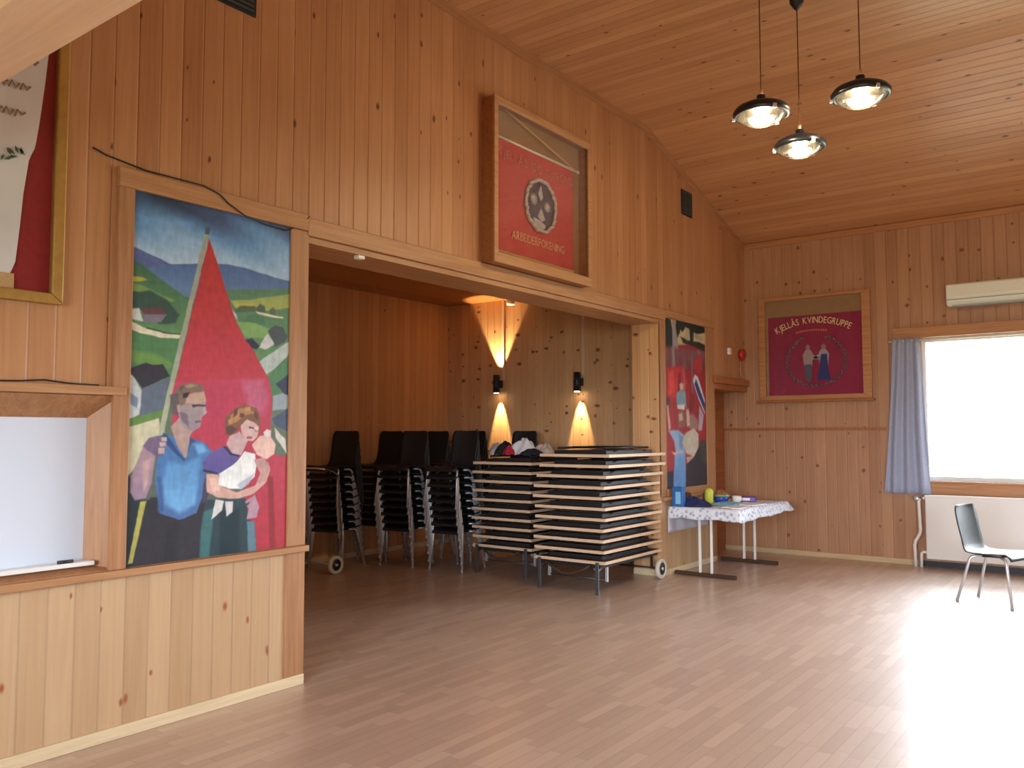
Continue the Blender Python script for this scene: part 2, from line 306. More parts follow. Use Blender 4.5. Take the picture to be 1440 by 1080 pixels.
# paintings: (colour at the foot, colour at the head, softness, outline in panel coordinates)
ART_FAMILY=[
((85, 105, 160),(85, 105, 160),2,[(-0.015, 0.85), (0.005, 0.848), (0.101, 0.835), (0.21, 0.818), (0.359, 0.825), (0.362, 0.759), (-0.01, 0.743)]),
((100, 135, 178),(72, 105, 162),2,[(0.061, 0.795), (0.21, 0.817), (0.3, 0.826), (0.576, 0.846), (0.679, 0.846), (0.812, 0.836), (1.038, 0.826), (1.039, 0.784), (0.506, 0.736), (0.215, 0.728)]),
((105, 150, 100),(80, 125, 100),3,[(0.505, 0.767), (1.038, 0.808), (1.051, 0.463), (0.773, 0.458), (0.633, 0.699)]),
((95, 140, 95),(60, 105, 85),3,[(-0.024, 0.816), (0.06, 0.803), (0.135, 0.78), (0.236, 0.751), (0.305, 0.734), (0.41, 0.73), (0.276, 0.619), (-0.013, 0.621)]),
((120, 155, 90),(120, 155, 90),3,[(-0.01, 0.751), (0.063, 0.748), (0.16, 0.729), (0.248, 0.719), (0.215, 0.712), (0.106, 0.726), (-0.009, 0.73)]),
((170, 172, 70),(170, 172, 70),2,[(-0.011, 0.769), (0.062, 0.769), (0.091, 0.763), (0.02, 0.754), (-0.01, 0.754)]),
((50, 82, 75),(50, 82, 75),4,[(-0.009, 0.723), (0.106, 0.736), (0.204, 0.716), (0.273, 0.681), (0.252, 0.655), (0.164, 0.645), (0.056, 0.681), (-0.007, 0.687)]),
((200, 207, 208),(200, 207, 208),1.5,[(0.006, 0.679), (0.045, 0.683), (0.074, 0.648), (0.013, 0.652)]),
((95, 62, 68),(95, 62, 68),1.5,[(0.045, 0.683), (0.173, 0.694), (0.204, 0.676), (0.077, 0.668)]),
((122, 118, 135),(122, 118, 135),1.5,[(0.075, 0.668), (0.202, 0.676), (0.169, 0.651), (0.07, 0.647)]),
((80, 130, 88),(80, 130, 88),3,[(-0.014, 0.631), (0.277, 0.613), (0.249, 0.48), (-0.006, 0.474)]),
((105, 148, 80),(105, 148, 80),6,[(-0.001, 0.57), (0.168, 0.562), (0.246, 0.538), (0.224, 0.527), (0.001, 0.54)]),
((216, 216, 192),(216, 216, 192),1.5,[(-0.015, 0.646), (0.016, 0.644), (0.09, 0.631), (0.187, 0.623), (0.287, 0.623), (0.277, 0.612), (0.166, 0.611), (0.059, 0.618), (-0.014, 0.626)]),
((50, 80, 55),(50, 80, 55),1,[(0.09, 0.635), (0.187, 0.627), (0.287, 0.626), (0.287, 0.623), (0.187, 0.623), (0.09, 0.631)]),
((165, 175, 95),(140, 165, 95),3,[(0.593, 0.739), (0.683, 0.748), (1.039, 0.792), (1.041, 0.747), (0.79, 0.72), (0.632, 0.716)]),
((190, 180, 90),(190, 180, 90),3,[(0.631, 0.733), (0.748, 0.741), (0.749, 0.733), (0.632, 0.726)]),
((75, 100, 75),(75, 100, 75),3,[(0.613, 0.715), (0.658, 0.728), (0.749, 0.735), (0.77, 0.724), (0.749, 0.716), (0.626, 0.707)]),
((75, 100, 80),(75, 100, 80),3,[(0.763, 0.73), (0.789, 0.743), (0.823, 0.737), (0.83, 0.722), (0.77, 0.716)]),
((80, 100, 90),(80, 100, 90),3,[(0.858, 0.73), (0.885, 0.74), (0.906, 0.73), (0.899, 0.717), (0.865, 0.717)]),
((215, 215, 195),(215, 215, 195),1.5,[(0.763, 0.718), (0.844, 0.716), (0.956, 0.712), (0.954, 0.707), (0.83, 0.709), (0.77, 0.712)]),
((72, 122, 92),(72, 122, 92),3,[(0.679, 0.684), (0.711, 0.702), (0.764, 0.711), (0.817, 0.701), (0.831, 0.684), (0.699, 0.671)]),
((125, 170, 105),(125, 170, 105),3,[(0.634, 0.679), (0.765, 0.683), (0.888, 0.666), (0.847, 0.641), (0.687, 0.639)]),
((178, 196, 196),(178, 196, 196),2,[(1.044, 0.65), (0.975, 0.575), (0.824, 0.525), (0.789, 0.568), (0.863, 0.594)]),
((40, 45, 65),(40, 45, 65),1.5,[(0.688, 0.63), (0.739, 0.637), (0.791, 0.615), (0.768, 0.602), (0.727, 0.606)]),
((200, 206, 212),(200, 206, 212),2,[(0.787, 0.609), (0.826, 0.645), (0.849, 0.655), (0.896, 0.624), (0.834, 0.607)]),
((70, 82, 92),(70, 82, 92),2.5,[(0.846, 0.664), (0.901, 0.685), (0.957, 0.679), (0.989, 0.653), (0.973, 0.635), (0.903, 0.616)]),
((80, 130, 95),(80, 130, 95),2,[(0.844, 0.52), (0.989, 0.59), (1.045, 0.601), (1.051, 0.463), (0.854, 0.459)]),
((95, 110, 130),(95, 110, 130),2,[(0.072, 0.471), (0.231, 0.503), (0.192, 0.411), (0.061, 0.389)]),
((190, 202, 208),(190, 202, 208),2,[(-0.018, 0.509), (0.023, 0.503), (0.072, 0.463), (0.065, 0.399), (0.019, 0.388), (-0.012, 0.393)]),
((120, 140, 165),(120, 140, 165),2,[(0.01, 0.457), (0.053, 0.443), (0.048, 0.417), (0.012, 0.427)]),
((48, 46, 58),(48, 46, 58),2,[(0.002, 0.517), (0.007, 0.522), (0.089, 0.538), (0.131, 0.534), (0.186, 0.539), (0.225, 0.506), (0.077, 0.469)]),
((98, 138, 72),(98, 138, 72),2,[(-0.016, 0.381), (0.07, 0.397), (0.203, 0.416), (0.187, 0.398), (0.072, 0.375), (-0.015, 0.359)]),
((192, 192, 162),(200, 200, 170),2,[(-0.02, 0.36), (0.171, 0.392), (0.184, 0.346), (0.096, 0.31), (0.036, 0.251), (-0.018, 0.226)]),
((30, 45, 50),(30, 45, 50),3,[(-0.023, 0.229), (0.027, 0.238), (0.04, 0.18), (0.156, 0.166), (0.052, -0.035), (-0.014, -0.03)]),
((150, 166, 176),(150, 166, 176),2,[(0.888, 0.463), (1.014, 0.483), (1.016, 0.426), (0.89, 0.419)]),
((50, 60, 88),(50, 60, 88),2,[(0.907, 0.503), (1.019, 0.54), (1.021, 0.471), (0.976, 0.47)]),
((70, 86, 116),(70, 86, 116),2,[(0.887, 0.395), (1.016, 0.432), (1.018, 0.351), (0.912, 0.374)]),
((205, 205, 200),(205, 205, 200),1.5,[(0.907, 0.369), (0.984, 0.331), (0.997, 0.283), (0.913, 0.339)]),
((190, 66, 92),(176, 44, 44),1.5,[(0.443, 0.911), (0.476, 0.874), (0.527, 0.811), (0.581, 0.741), (0.634, 0.676), (0.687, 0.633), (0.755, 0.596), (0.809, 0.554), (0.859, 0.518), (0.884, 0.46), (0.522, 0.371), (0.241, 0.448)]),
((168, 42, 55),(186, 66, 95),1.5,[(0.239, 0.493), (0.859, 0.518), (0.878, 0.48), (0.885, 0.428), (0.878, 0.369), (0.894, 0.311), (0.915, 0.284), (1.014, 0.277), (1.027, -0.104), (0.716, -0.082), (0.703, 0.255), (0.251, 0.343)]),
((190, 95, 130),(190, 95, 130),14,[(0.667, 0.504), (0.824, 0.514), (0.854, 0.456), (0.829, 0.404), (0.722, 0.425)]),
((180, 60, 90),(180, 60, 90),12,[(0.46, 0.422), (0.593, 0.452), (0.572, 0.368), (0.475, 0.351)]),
((140, 34, 45),(140, 34, 45),5,[(0.863, 0.218), (0.904, 0.217), (0.927, -0.039), (0.886, -0.036)]),
((160, 170, 150),(150, 160, 150),1,[(0.424, 0.939), (0.451, 0.938), (0.252, 0.483), (0.222, 0.482)]),
((70, 95, 110),(70, 95, 110),1,[(0.422, 0.943), (0.454, 0.944), (0.446, 0.921), (0.418, 0.921)]),
((168, 176, 152),(168, 176, 152),1,[(0.224, 0.487), (0.254, 0.487), (0.199, 0.343), (0.168, 0.346)]),
((168, 165, 85),(168, 165, 85),2,[(0.08, 0.169), (0.114, 0.168), (0.046, 0.01), (0.022, 0.009)]),
((48, 46, 56),(42, 42, 52),3,[(0.134, 0.177), (0.459, 0.178), (0.445, 0.071), (0.422, -0.061), (0.041, -0.034), (0.094, 0.128)]),
((38, 38, 46),(38, 38, 46),8,[(0.234, 0.107), (0.301, 0.104), (0.283, 0.001), (0.217, 0.005)]),
((75, 110, 165),(70, 120, 178),2,[(0.192, 0.348), (0.267, 0.341), (0.326, 0.277), (0.358, 0.335), (0.44, 0.324), (0.491, 0.299), (0.462, 0.248), (0.44, 0.179), (0.402, 0.126), (0.3, 0.112), (0.189, 0.134), (0.159, 0.212), (0.166, 0.289)]),
((112, 172, 222),(85, 140, 195),9,[(0.226, 0.273), (0.327, 0.266), (0.418, 0.286), (0.41, 0.206), (0.39, 0.148), (0.299, 0.13), (0.215, 0.159), (0.201, 0.222)]),
((60, 95, 150),(60, 95, 150),5,[(0.169, 0.232), (0.19, 0.232), (0.211, 0.139), (0.179, 0.14)]),
((110, 165, 215),(110, 165, 215),6,[(0.37, 0.321), (0.434, 0.319), (0.465, 0.3), (0.406, 0.292)]),
((45, 75, 130),(45, 75, 130),2,[(0.195, 0.351), (0.222, 0.343), (0.28, 0.304), (0.326, 0.276), (0.321, 0.272), (0.258, 0.299), (0.196, 0.33)]),
((45, 80, 135),(45, 80, 135),2,[(0.332, 0.277), (0.352, 0.341), (0.387, 0.327), (0.359, 0.322)]),
((176, 152, 146),(176, 152, 146),2,[(0.238, 0.367), (0.287, 0.393), (0.369, 0.357), (0.352, 0.341), (0.337, 0.285), (0.326, 0.28), (0.274, 0.319)]),
((150, 138, 148),(165, 150, 150),1.5,[(0.283, 0.438), (0.318, 0.45), (0.433, 0.469), (0.447, 0.449), (0.442, 0.43), (0.451, 0.408), (0.423, 0.394), (0.417, 0.367), (0.371, 0.356), (0.311, 0.367), (0.282, 0.399)]),
((190, 160, 142),(190, 160, 142),2.5,[(0.323, 0.455), (0.375, 0.465), (0.436, 0.469), (0.444, 0.441), (0.4, 0.433), (0.33, 0.436)]),
((125, 106, 92),(125, 106, 92),2,[(0.259, 0.462), (0.272, 0.475), (0.316, 0.49), (0.374, 0.493), (0.421, 0.487), (0.442, 0.474), (0.422, 0.468), (0.334, 0.463), (0.319, 0.431), (0.283, 0.425), (0.263, 0.433)]),
((95, 88, 92),(95, 88, 92),3,[(0.233, 0.456), (0.278, 0.462), (0.285, 0.425), (0.276, 0.399), (0.239, 0.404)]),
((160, 140, 120),(160, 140, 120),2,[(0.294, 0.481), (0.351, 0.49), (0.397, 0.486), (0.339, 0.477)]),
((70, 62, 68),(70, 62, 68),1.2,[(0.36, 0.431), (0.4, 0.433), (0.444, 0.431), (0.442, 0.425), (0.4, 0.427), (0.366, 0.423)]),
((120, 95, 105),(120, 95, 105),1.2,[(0.379, 0.384), (0.419, 0.386), (0.419, 0.38), (0.385, 0.377)]),
((176, 160, 166),(176, 160, 166),2,[(0.433, 0.427), (0.453, 0.408), (0.436, 0.4), (0.427, 0.41)]),
((118, 104, 122),(118, 104, 122),2.5,[(0.286, 0.412), (0.337, 0.402), (0.344, 0.367), (0.298, 0.388)]),
((180, 150, 150),(180, 150, 150),2,[(0.27, 0.428), (0.29, 0.431), (0.293, 0.408), (0.275, 0.408)]),
((104, 88, 80),(104, 88, 80),2,[(0.283, 0.478), (0.316, 0.486), (0.311, 0.474), (0.284, 0.465)]),
((45, 40, 60),(45, 40, 60),2,[(0.306, 0.46), (0.346, 0.464), (0.335, 0.45), (0.307, 0.447)]),
((112, 96, 128),(118, 102, 130),2.5,[(0.085, 0.315), (0.115, 0.338), (0.169, 0.343), (0.214, 0.338), (0.219, 0.32), (0.205, 0.294), (0.171, 0.286), (0.128, 0.289)]),
((200, 182, 182),(200, 182, 182),1.5,[(0.185, 0.338), (0.214, 0.34), (0.217, 0.329), (0.189, 0.328)]),
((195, 175, 178),(195, 175, 178),1.5,[(0.178, 0.325), (0.212, 0.326), (0.215, 0.315), (0.181, 0.313)]),
((188, 168, 172),(188, 168, 172),1.5,[(0.172, 0.31), (0.209, 0.311), (0.203, 0.294), (0.171, 0.294)]),
((150, 126, 150),(165, 140, 150),3,[(0.085, 0.315), (0.155, 0.289), (0.14, 0.218), (0.108, 0.175), (0.051, 0.174), (0.024, 0.196), (0.027, 0.236), (0.056, 0.275)]),
((190, 160, 160),(190, 160, 160),5,[(0.087, 0.275), (0.128, 0.28), (0.121, 0.218), (0.096, 0.194)]),
((62, 60, 85),(62, 60, 85),3,[(0.456, 0.243), (0.473, 0.183), (0.46, 0.156), (0.43, 0.152), (0.434, 0.184)]),
((128, 88, 66),(128, 88, 66),2,[(0.569, 0.368), (0.571, 0.395), (0.631, 0.424), (0.695, 0.435), (0.775, 0.426), (0.805, 0.398), (0.801, 0.351), (0.764, 0.369), (0.71, 0.39), (0.675, 0.374), (0.649, 0.356), (0.598, 0.339), (0.573, 0.348)]),
((178, 132, 92),(178, 132, 92),3,[(0.607, 0.402), (0.658, 0.422), (0.722, 0.425), (0.762, 0.411), (0.697, 0.405), (0.646, 0.385), (0.602, 0.374)]),
((90, 60, 55),(90, 60, 55),3,[(0.572, 0.368), (0.609, 0.374), (0.647, 0.362), (0.604, 0.343), (0.579, 0.348)]),
((206, 176, 174),(206, 176, 174),1.5,[(0.67, 0.373), (0.71, 0.392), (0.763, 0.383), (0.795, 0.37), (0.786, 0.34), (0.755, 0.327), (0.713, 0.328), (0.68, 0.348)]),
((120, 82, 80),(120, 82, 80),1.2,[(0.724, 0.37), (0.764, 0.367), (0.761, 0.363), (0.724, 0.365)]),
((96, 62, 52),(96, 62, 52),2,[(0.626, 0.416), (0.651, 0.424), (0.645, 0.405), (0.62, 0.396)]),
((188, 144, 104),(188, 144, 104),2,[(0.696, 0.428), (0.734, 0.43), (0.732, 0.419), (0.696, 0.417)]),
((98, 64, 52),(98, 64, 52),2,[(0.762, 0.417), (0.791, 0.406), (0.783, 0.39), (0.763, 0.4)]),
((186, 140, 100),(186, 140, 100),2,[(0.589, 0.389), (0.61, 0.393), (0.615, 0.379), (0.591, 0.376)]),
((104, 70, 56),(104, 70, 56),2,[(0.665, 0.41), (0.696, 0.409), (0.687, 0.396), (0.659, 0.398)]),
((225, 196, 190),(225, 196, 190),2,[(0.764, 0.369), (0.793, 0.366), (0.783, 0.346), (0.762, 0.351)]),
((60, 45, 50),(60, 45, 50),1,[(0.729, 0.369), (0.759, 0.367), (0.759, 0.364), (0.729, 0.365)]),
((178, 140, 140),(178, 140, 140),1.5,[(0.764, 0.364), (0.798, 0.356), (0.793, 0.351), (0.764, 0.354)]),
((150, 85, 90),(150, 85, 90),1.2,[(0.712, 0.339), (0.752, 0.34), (0.749, 0.333), (0.715, 0.333)]),
((195, 168, 172),(195, 168, 172),2,[(0.58, 0.321), (0.6, 0.34), (0.663, 0.356), (0.719, 0.326), (0.678, 0.286), (0.618, 0.29)]),
((90, 80, 146),(98, 88, 155),2,[(0.433, 0.268), (0.483, 0.297), (0.562, 0.314), (0.606, 0.289), (0.666, 0.284), (0.652, 0.261), (0.559, 0.236), (0.516, 0.23), (0.443, 0.24)]),
((40, 40, 80),(40, 40, 80),1.2,[(0.559, 0.314), (0.58, 0.313), (0.618, 0.292), (0.666, 0.287), (0.664, 0.281), (0.606, 0.287)]),
((40, 40, 75),(40, 40, 75),1.2,[(0.436, 0.248), (0.528, 0.236), (0.526, 0.229), (0.436, 0.241)]),
((206, 166, 156),(206, 166, 156),2,[(0.454, 0.234), (0.53, 0.23), (0.557, 0.196), (0.655, 0.177), (0.771, 0.192), (0.838, 0.218), (0.862, 0.264), (0.879, 0.238), (0.853, 0.2), (0.761, 0.168), (0.659, 0.157), (0.531, 0.164), (0.461, 0.183)]),
((230, 195, 180),(230, 195, 180),3,[(0.475, 0.22), (0.516, 0.22), (0.542, 0.186), (0.494, 0.182)]),
((226, 232, 232),(230, 236, 236),2,[(0.538, 0.233), (0.651, 0.267), (0.701, 0.298), (0.77, 0.288), (0.784, 0.254), (0.772, 0.22), (0.682, 0.187), (0.604, 0.189), (0.533, 0.202)]),
((180, 190, 205),(180, 190, 205),3,[(0.654, 0.2), (0.769, 0.231), (0.731, 0.198), (0.68, 0.184)]),
((190, 152, 150),(190, 152, 150),2,[(0.765, 0.271), (0.831, 0.277), (0.876, 0.247), (0.843, 0.204), (0.784, 0.197), (0.809, 0.23)]),
((226, 192, 182),(226, 192, 182),2,[(0.749, 0.317), (0.802, 0.343), (0.869, 0.347), (0.917, 0.316), (0.904, 0.287), (0.851, 0.271), (0.783, 0.285)]),
((225, 215, 210),(225, 215, 210),2,[(0.828, 0.354), (0.851, 0.363), (0.882, 0.358), (0.88, 0.34), (0.838, 0.34)]),
((35, 60, 68),(40, 62, 72),3,[(0.462, 0.161), (0.713, 0.156), (0.737, 0.096), (0.777, 0.083), (0.804, -0.087), (0.416, -0.061), (0.428, 0.071)]),
((60, 108, 112),(60, 108, 112),5,[(0.448, 0.13), (0.508, 0.138), (0.48, -0.038), (0.421, -0.04), (0.43, 0.071)]),
((18, 45, 55),(18, 45, 55),7,[(0.545, 0.126), (0.67, 0.127), (0.689, -0.024), (0.552, -0.016)]),
((92, 128, 144),(92, 128, 144),3,[(0.725, 0.091), (0.777, 0.088), (0.802, -0.087), (0.742, -0.083)]),
((175, 142, 160),(175, 142, 160),2,[(0.707, 0.148), (0.774, 0.166), (0.807, 0.13), (0.79, 0.099), (0.724, 0.096), (0.733, 0.125)]),
((70, 60, 90),(70, 60, 90),1.5,[(0.707, 0.14), (0.739, 0.147), (0.733, 0.139), (0.71, 0.134)]),
((212, 212, 212),(212, 212, 212),2,[(0.517, 0.16), (0.571, 0.153), (0.56, 0.126), (0.495, 0.105)]),
((208, 208, 212),(208, 208, 212),2,[(0.578, 0.152), (0.63, 0.151), (0.627, 0.12), (0.589, 0.108)]),
]
ART_PARADE=[
((192, 182, 142),(192, 182, 142),2,[(-0.143, 1.019), (1.205, 1.107), (1.191, 0.902), (-0.152, 0.827)]),
((32, 42, 38),(32, 42, 38),1.5,[(-0.023, 1.006), (0.142, 1.0), (0.181, 0.933), (0.286, 0.907), (0.154, 0.826), (-0.031, 0.848), (0.013, 0.924)]),
((30, 40, 36),(30, 40, 36),1.5,[(0.248, 1.006), (1.099, 1.019), (1.096, 0.972), (0.759, 0.943), (0.509, 0.973), (0.418, 0.935), (0.332, 0.963)]),
((38, 48, 42),(38, 48, 42),1.5,[(0.372, 0.906), (0.662, 0.893), (0.849, 0.897), (1.089, 0.874), (1.087, 0.834), (0.707, 0.862), (0.437, 0.871)]),
((150, 145, 150),(150, 145, 150),2,[(0.176, 1.002), (0.29, 0.998), (0.324, 0.822), (0.174, 0.805)]),
((175, 165, 140),(175, 165, 140),2,[(0.477, 0.971), (0.603, 0.968), (0.581, 0.889), (0.49, 0.896)]),
((30, 40, 36),(30, 40, 36),2,[(0.292, 1.026), (0.378, 1.009), (0.361, 0.932), (0.298, 0.897), (0.259, 0.959)]),
((36, 46, 40),(36, 46, 40),2,[(0.587, 0.989), (0.714, 0.98), (0.689, 0.878), (0.616, 0.891)]),
((40, 48, 42),(40, 48, 42),2,[(-0.01, 0.865), (0.115, 0.887), (0.142, 0.836), (0.009, 0.819)]),
((165, 155, 140),(165, 155, 140),2,[(0.712, 0.952), (0.923, 0.929), (0.921, 0.906), (0.734, 0.919)]),
((112, 60, 68),(125, 85, 92),5,[(-0.032, 0.833), (1.087, 0.845), (1.08, 0.73), (-0.037, 0.702)]),
((142, 122, 130),(142, 122, 130),2,[(0.155, 0.836), (0.226, 0.834), (0.25, 0.638), (0.183, 0.572)]),
((140, 110, 115),(140, 110, 115),2,[(0.799, 0.844), (0.884, 0.842), (0.91, 0.724), (0.814, 0.721)]),
((130, 85, 90),(130, 85, 90),2,[(0.39, 0.836), (0.479, 0.835), (0.525, 0.711), (0.449, 0.709)]),
((186, 50, 52),(186, 50, 52),3,[(0.044, 0.705), (0.429, 0.735), (0.534, 0.635), (0.487, 0.59), (0.244, 0.531), (0.037, 0.548)]),
((178, 52, 55),(178, 52, 55),3,[(0.653, 0.738), (0.845, 0.823), (0.914, 0.792), (0.837, 0.688)]),
((206, 212, 224),(206, 212, 224),1.2,[(0.662, 0.649), (0.719, 0.69), (0.798, 0.676), (0.979, 0.534), (0.973, 0.443), (0.803, 0.542)]),
((120, 40, 46),(120, 40, 46),2,[(0.316, 0.682), (0.361, 0.695), (0.382, 0.534), (0.264, 0.511)]),
((205, 70, 66),(205, 70, 66),2,[(0.084, 0.675), (0.189, 0.7), (0.204, 0.573), (0.098, 0.549)]),
((150, 120, 122),(150, 120, 122),1,[(0.419, 0.718), (0.445, 0.719), (0.51, 0.449), (0.483, 0.449)]),
((128, 100, 104),(128, 100, 104),1,[(0.636, 0.826), (0.667, 0.824), (0.682, 0.451), (0.645, 0.451)]),
((120, 40, 46),(120, 40, 46),2,[(0.599, 0.593), (0.688, 0.562), (0.682, 0.451), (0.546, 0.46)]),
((95, 45, 55),(95, 45, 55),2,[(-0.005, 0.547), (0.097, 0.528), (0.072, 0.444), (-0.01, 0.454)]),
((40, 62, 118),(40, 62, 118),1.2,[(0.707, 0.628), (0.75, 0.661), (0.978, 0.511), (0.974, 0.459), (0.805, 0.558)]),
((170, 160, 180),(170, 160, 180),2,[(0.824, 0.498), (0.939, 0.443), (0.885, 0.341), (0.79, 0.341)]),
((190, 160, 150),(190, 160, 150),1.5,[(0.335, 0.619), (0.388, 0.631), (0.436, 0.619), (0.429, 0.586), (0.35, 0.583)]),
((120, 150, 165),(120, 150, 165),1.5,[(0.259, 0.563), (0.355, 0.585), (0.463, 0.579), (0.486, 0.492), (0.292, 0.473), (0.256, 0.51)]),
((205, 200, 200),(205, 200, 200),1.5,[(0.263, 0.489), (0.459, 0.498), (0.448, 0.465), (0.284, 0.468)]),
((132, 90, 80),(132, 90, 80),2,[(0.274, 0.446), (0.369, 0.464), (0.465, 0.449), (0.478, 0.362), (0.298, 0.351)]),
((188, 160, 150),(188, 160, 150),1.5,[(0.303, 0.436), (0.39, 0.448), (0.41, 0.405), (0.322, 0.394)]),
((145, 115, 105),(145, 115, 105),2,[(0.544, 0.428), (0.659, 0.442), (0.771, 0.408), (0.791, 0.353), (0.652, 0.335), (0.505, 0.373)]),
((190, 165, 155),(190, 165, 155),1.5,[(0.484, 0.46), (0.547, 0.477), (0.571, 0.428), (0.577, 0.374), (0.505, 0.362)]),
((196, 160, 145),(196, 160, 145),2,[(0.025, 0.485), (0.065, 0.486), (0.116, 0.351), (0.066, 0.335)]),
((140, 166, 202),(140, 166, 202),2,[(0.059, 0.338), (0.286, 0.342), (0.448, 0.309), (0.434, 0.207), (0.226, 0.201), (0.188, 0.277)]),
((160, 158, 146),(160, 158, 146),2,[(0.607, 0.341), (0.721, 0.341), (0.752, 0.242), (0.623, 0.232)]),
((205, 202, 190),(205, 202, 190),2,[(0.502, 0.319), (0.606, 0.33), (0.58, 0.265), (0.48, 0.244)]),
((112, 140, 180),(112, 140, 180),2,[(0.297, 0.319), (0.404, 0.298), (0.39, 0.218), (0.313, 0.234)]),
((205, 165, 150),(205, 165, 150),1.5,[(0.122, 0.215), (0.227, 0.209), (0.421, 0.218), (0.397, 0.186), (0.225, 0.183)]),
((84, 135, 196),(110, 155, 205),2,[(0.196, 0.191), (0.452, 0.217), (0.463, -0.045), (0.146, -0.035)]),
((186, 182, 166),(186, 182, 166),2,[(0.38, 0.266), (0.471, 0.325), (0.676, 0.354), (0.794, 0.319), (0.784, 0.225), (0.664, 0.177), (0.477, 0.201)]),
((188, 160, 150),(188, 160, 150),1.5,[(0.476, 0.179), (0.665, 0.183), (0.663, 0.15), (0.516, 0.114)]),
((44, 44, 54),(44, 44, 54),2,[(0.45, -0.045), (0.474, 0.136), (0.664, 0.177), (0.784, 0.231), (0.867, 0.286), (1.046, 0.229), (1.026, -0.064)]),
((60, 66, 60),(60, 66, 60),3,[(0.81, 0.275), (1.049, 0.274), (1.038, 0.116), (0.872, 0.141)]),
((25, 35, 55),(25, 35, 55),2,[(-0.047, 0.099), (0.158, 0.1), (0.155, -0.036), (-0.054, -0.029)]),
]

# ------------------------------------------------------------------ materials
M = {}
PD, PL = (150, 92, 48), (205, 148, 92)
M['wall_x'] = boards('pine boards along the left wall', 0, 2, .125, (160, 110, 72), (198, 150, 108), groove=.22, tone=.4, knots=.80)
M['wall_y'] = boards('pine boards along the far wall', 1, 2, .125, (152, 108, 78), (190, 146, 112), groove=.2, tone=.4, knots=.74, ku=5.5, kv=5, ks=(.05, .17), knot=(116, 72, 46))
M['wall_low'] = boards('pale pine boards under the ledge', 0, 2, .125, (178, 144, 108), (200, 170, 134), knot=(150, 88, 48), groove=.2, tone=.6, knots=.8)
M['recess_x'] = boards('pine boards at the back of the alcove', 0, 2, .115, (192, 144, 100), (218, 172, 126), groove=.3, tone=.6, knots=.93)
M['recess_y'] = boards('knotty pine boards beside the alcove', 1, 2, .115, (196, 146, 102), (228, 184, 138), groove=.15, tone=.4, knots=.6, kv=7.5, ku=4.2, ks=(.05, .24), knot=(122, 78, 46))
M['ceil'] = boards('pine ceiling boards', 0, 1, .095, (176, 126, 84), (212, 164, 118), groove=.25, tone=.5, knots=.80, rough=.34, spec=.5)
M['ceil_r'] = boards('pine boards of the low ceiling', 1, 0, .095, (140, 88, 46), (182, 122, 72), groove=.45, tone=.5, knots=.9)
M['trim_x'] = plainwood('pine trim lengthwise', 0, (160, 114, 76), (188, 144, 104))
M['trim_y'] = plainwood('pine trim crosswise', 1, (160, 108, 68), (192, 140, 96))
M['trim_z'] = plainwood('pine trim upright', 2, (152, 106, 70), (182, 136, 98))
M['darktrim'] = plainwood('brown trim', 0, (140, 86, 48), (172, 112, 68))
M['base'] = plainwood('pale baseboard', 0, (206, 186, 150), (226, 208, 174), rough=.4)
M['base_y'] = plainwood('pale baseboard crosswise', 1, (186, 160, 122), (206, 182, 144), rough=.4)
M['beam'] = plainwood('planed light pine beam', 1, (222, 184, 146), (238, 206, 170))
M['floor'] = floor_mat()
M['black'] = mat('black plastic', (30, 31, 34), .5, noise=.08)
M['chrome'] = mat('satin chrome tube', (206, 210, 218), .42, metal=.65)
M['steel'] = mat('dull grey steel', (96, 100, 108), .42, metal=.7)
M['darksteel'] = mat('dark painted steel', (38, 40, 46), .45, metal=.3)
M['white'] = mat('white enamel', (232, 232, 230), .35)
M['offwhite'] = mat('cream plastic', (228, 236, 226), .4)
M['laminate'] = mat('dark brown laminate', (66, 46, 38), .38, noise=.15, nscale=8)
M['edge'] = plainwood('birch edge', 1, (206, 176, 146), (226, 200, 172))
M['edge_lit'] = M['edge']
M['rubber'] = mat('pale grey rubber tyre', (206, 202, 190), .6)
M['dkrubber'] = mat('black hub', (24, 24, 26), .5)
M['strap'] = mat('brown webbing strap', (70, 48, 32), .8, bump=.4, bscale=300)
M['red'] = mat('red banner cloth', (186, 42, 52), .8, noise=.12, nscale=14, bump=.3, bscale=220, sheen=.2)
M['crimson'] = mat('crimson banner cloth', (140, 30, 68), .8, noise=.1, nscale=12, bump=.3, bscale=220, sheen=.2)
M['maroon'] = mat('dark red cloth', (150, 36, 38), .75, noise=.1, bump=.2)
M['gold'] = mat('gold thread', (236, 214, 160), .55, noise=.15, nscale=90)
M['fadedgold'] = mat('faded gold thread', (206, 112, 98), .7, noise=.15, nscale=90)
M['cream'] = mat('cream fringe', (206, 172, 122), .8, noise=.2, nscale=160)
M['backing'] = mat('brown board', (150, 118, 84), .8, noise=.1, nscale=6)
M['goldframe'] = mat('gilt frame', (176, 140, 74), .38, metal=.35, noise=.1)
M['pane'] = glass('clear pane', gloss=.05)
M['case_glass'] = glass('case glass', gloss=.022)
M['conduit'] = mat('pale conduit', (224, 196, 168), .5)
M['greyfoot'] = mat('grey plastic foot', (150, 152, 158), .5)
M['apron'] = mat('black brown apron', (34, 28, 28), .6)
M['navy'] = mat('navy cloth', (28, 40, 92), .8, noise=.2, bump=.4, bscale=40)
M['curtain'] = mat('grey blue curtain', (158, 168, 194), .85, noise=.05, bump=.3, bscale=300, sheen=.2)
M['paint'] = paint_material('oil paint')

# ------------------------------------------------------------------ room
YW, YB, XF, XR, XO, XP, ZC, ZK, XK, ZR, YR, XN = 4.13, 7.85, 10.566, 8.93, 8.145, 3.37, 4.79, 3.99, 7.9, 3.32, -7.6, -2.6
YI = YW+.33
struct(MB().box(XN-.2, XF+.3, YR-.2, YB+.2, -.15, 0).build('floor', M['floor']))
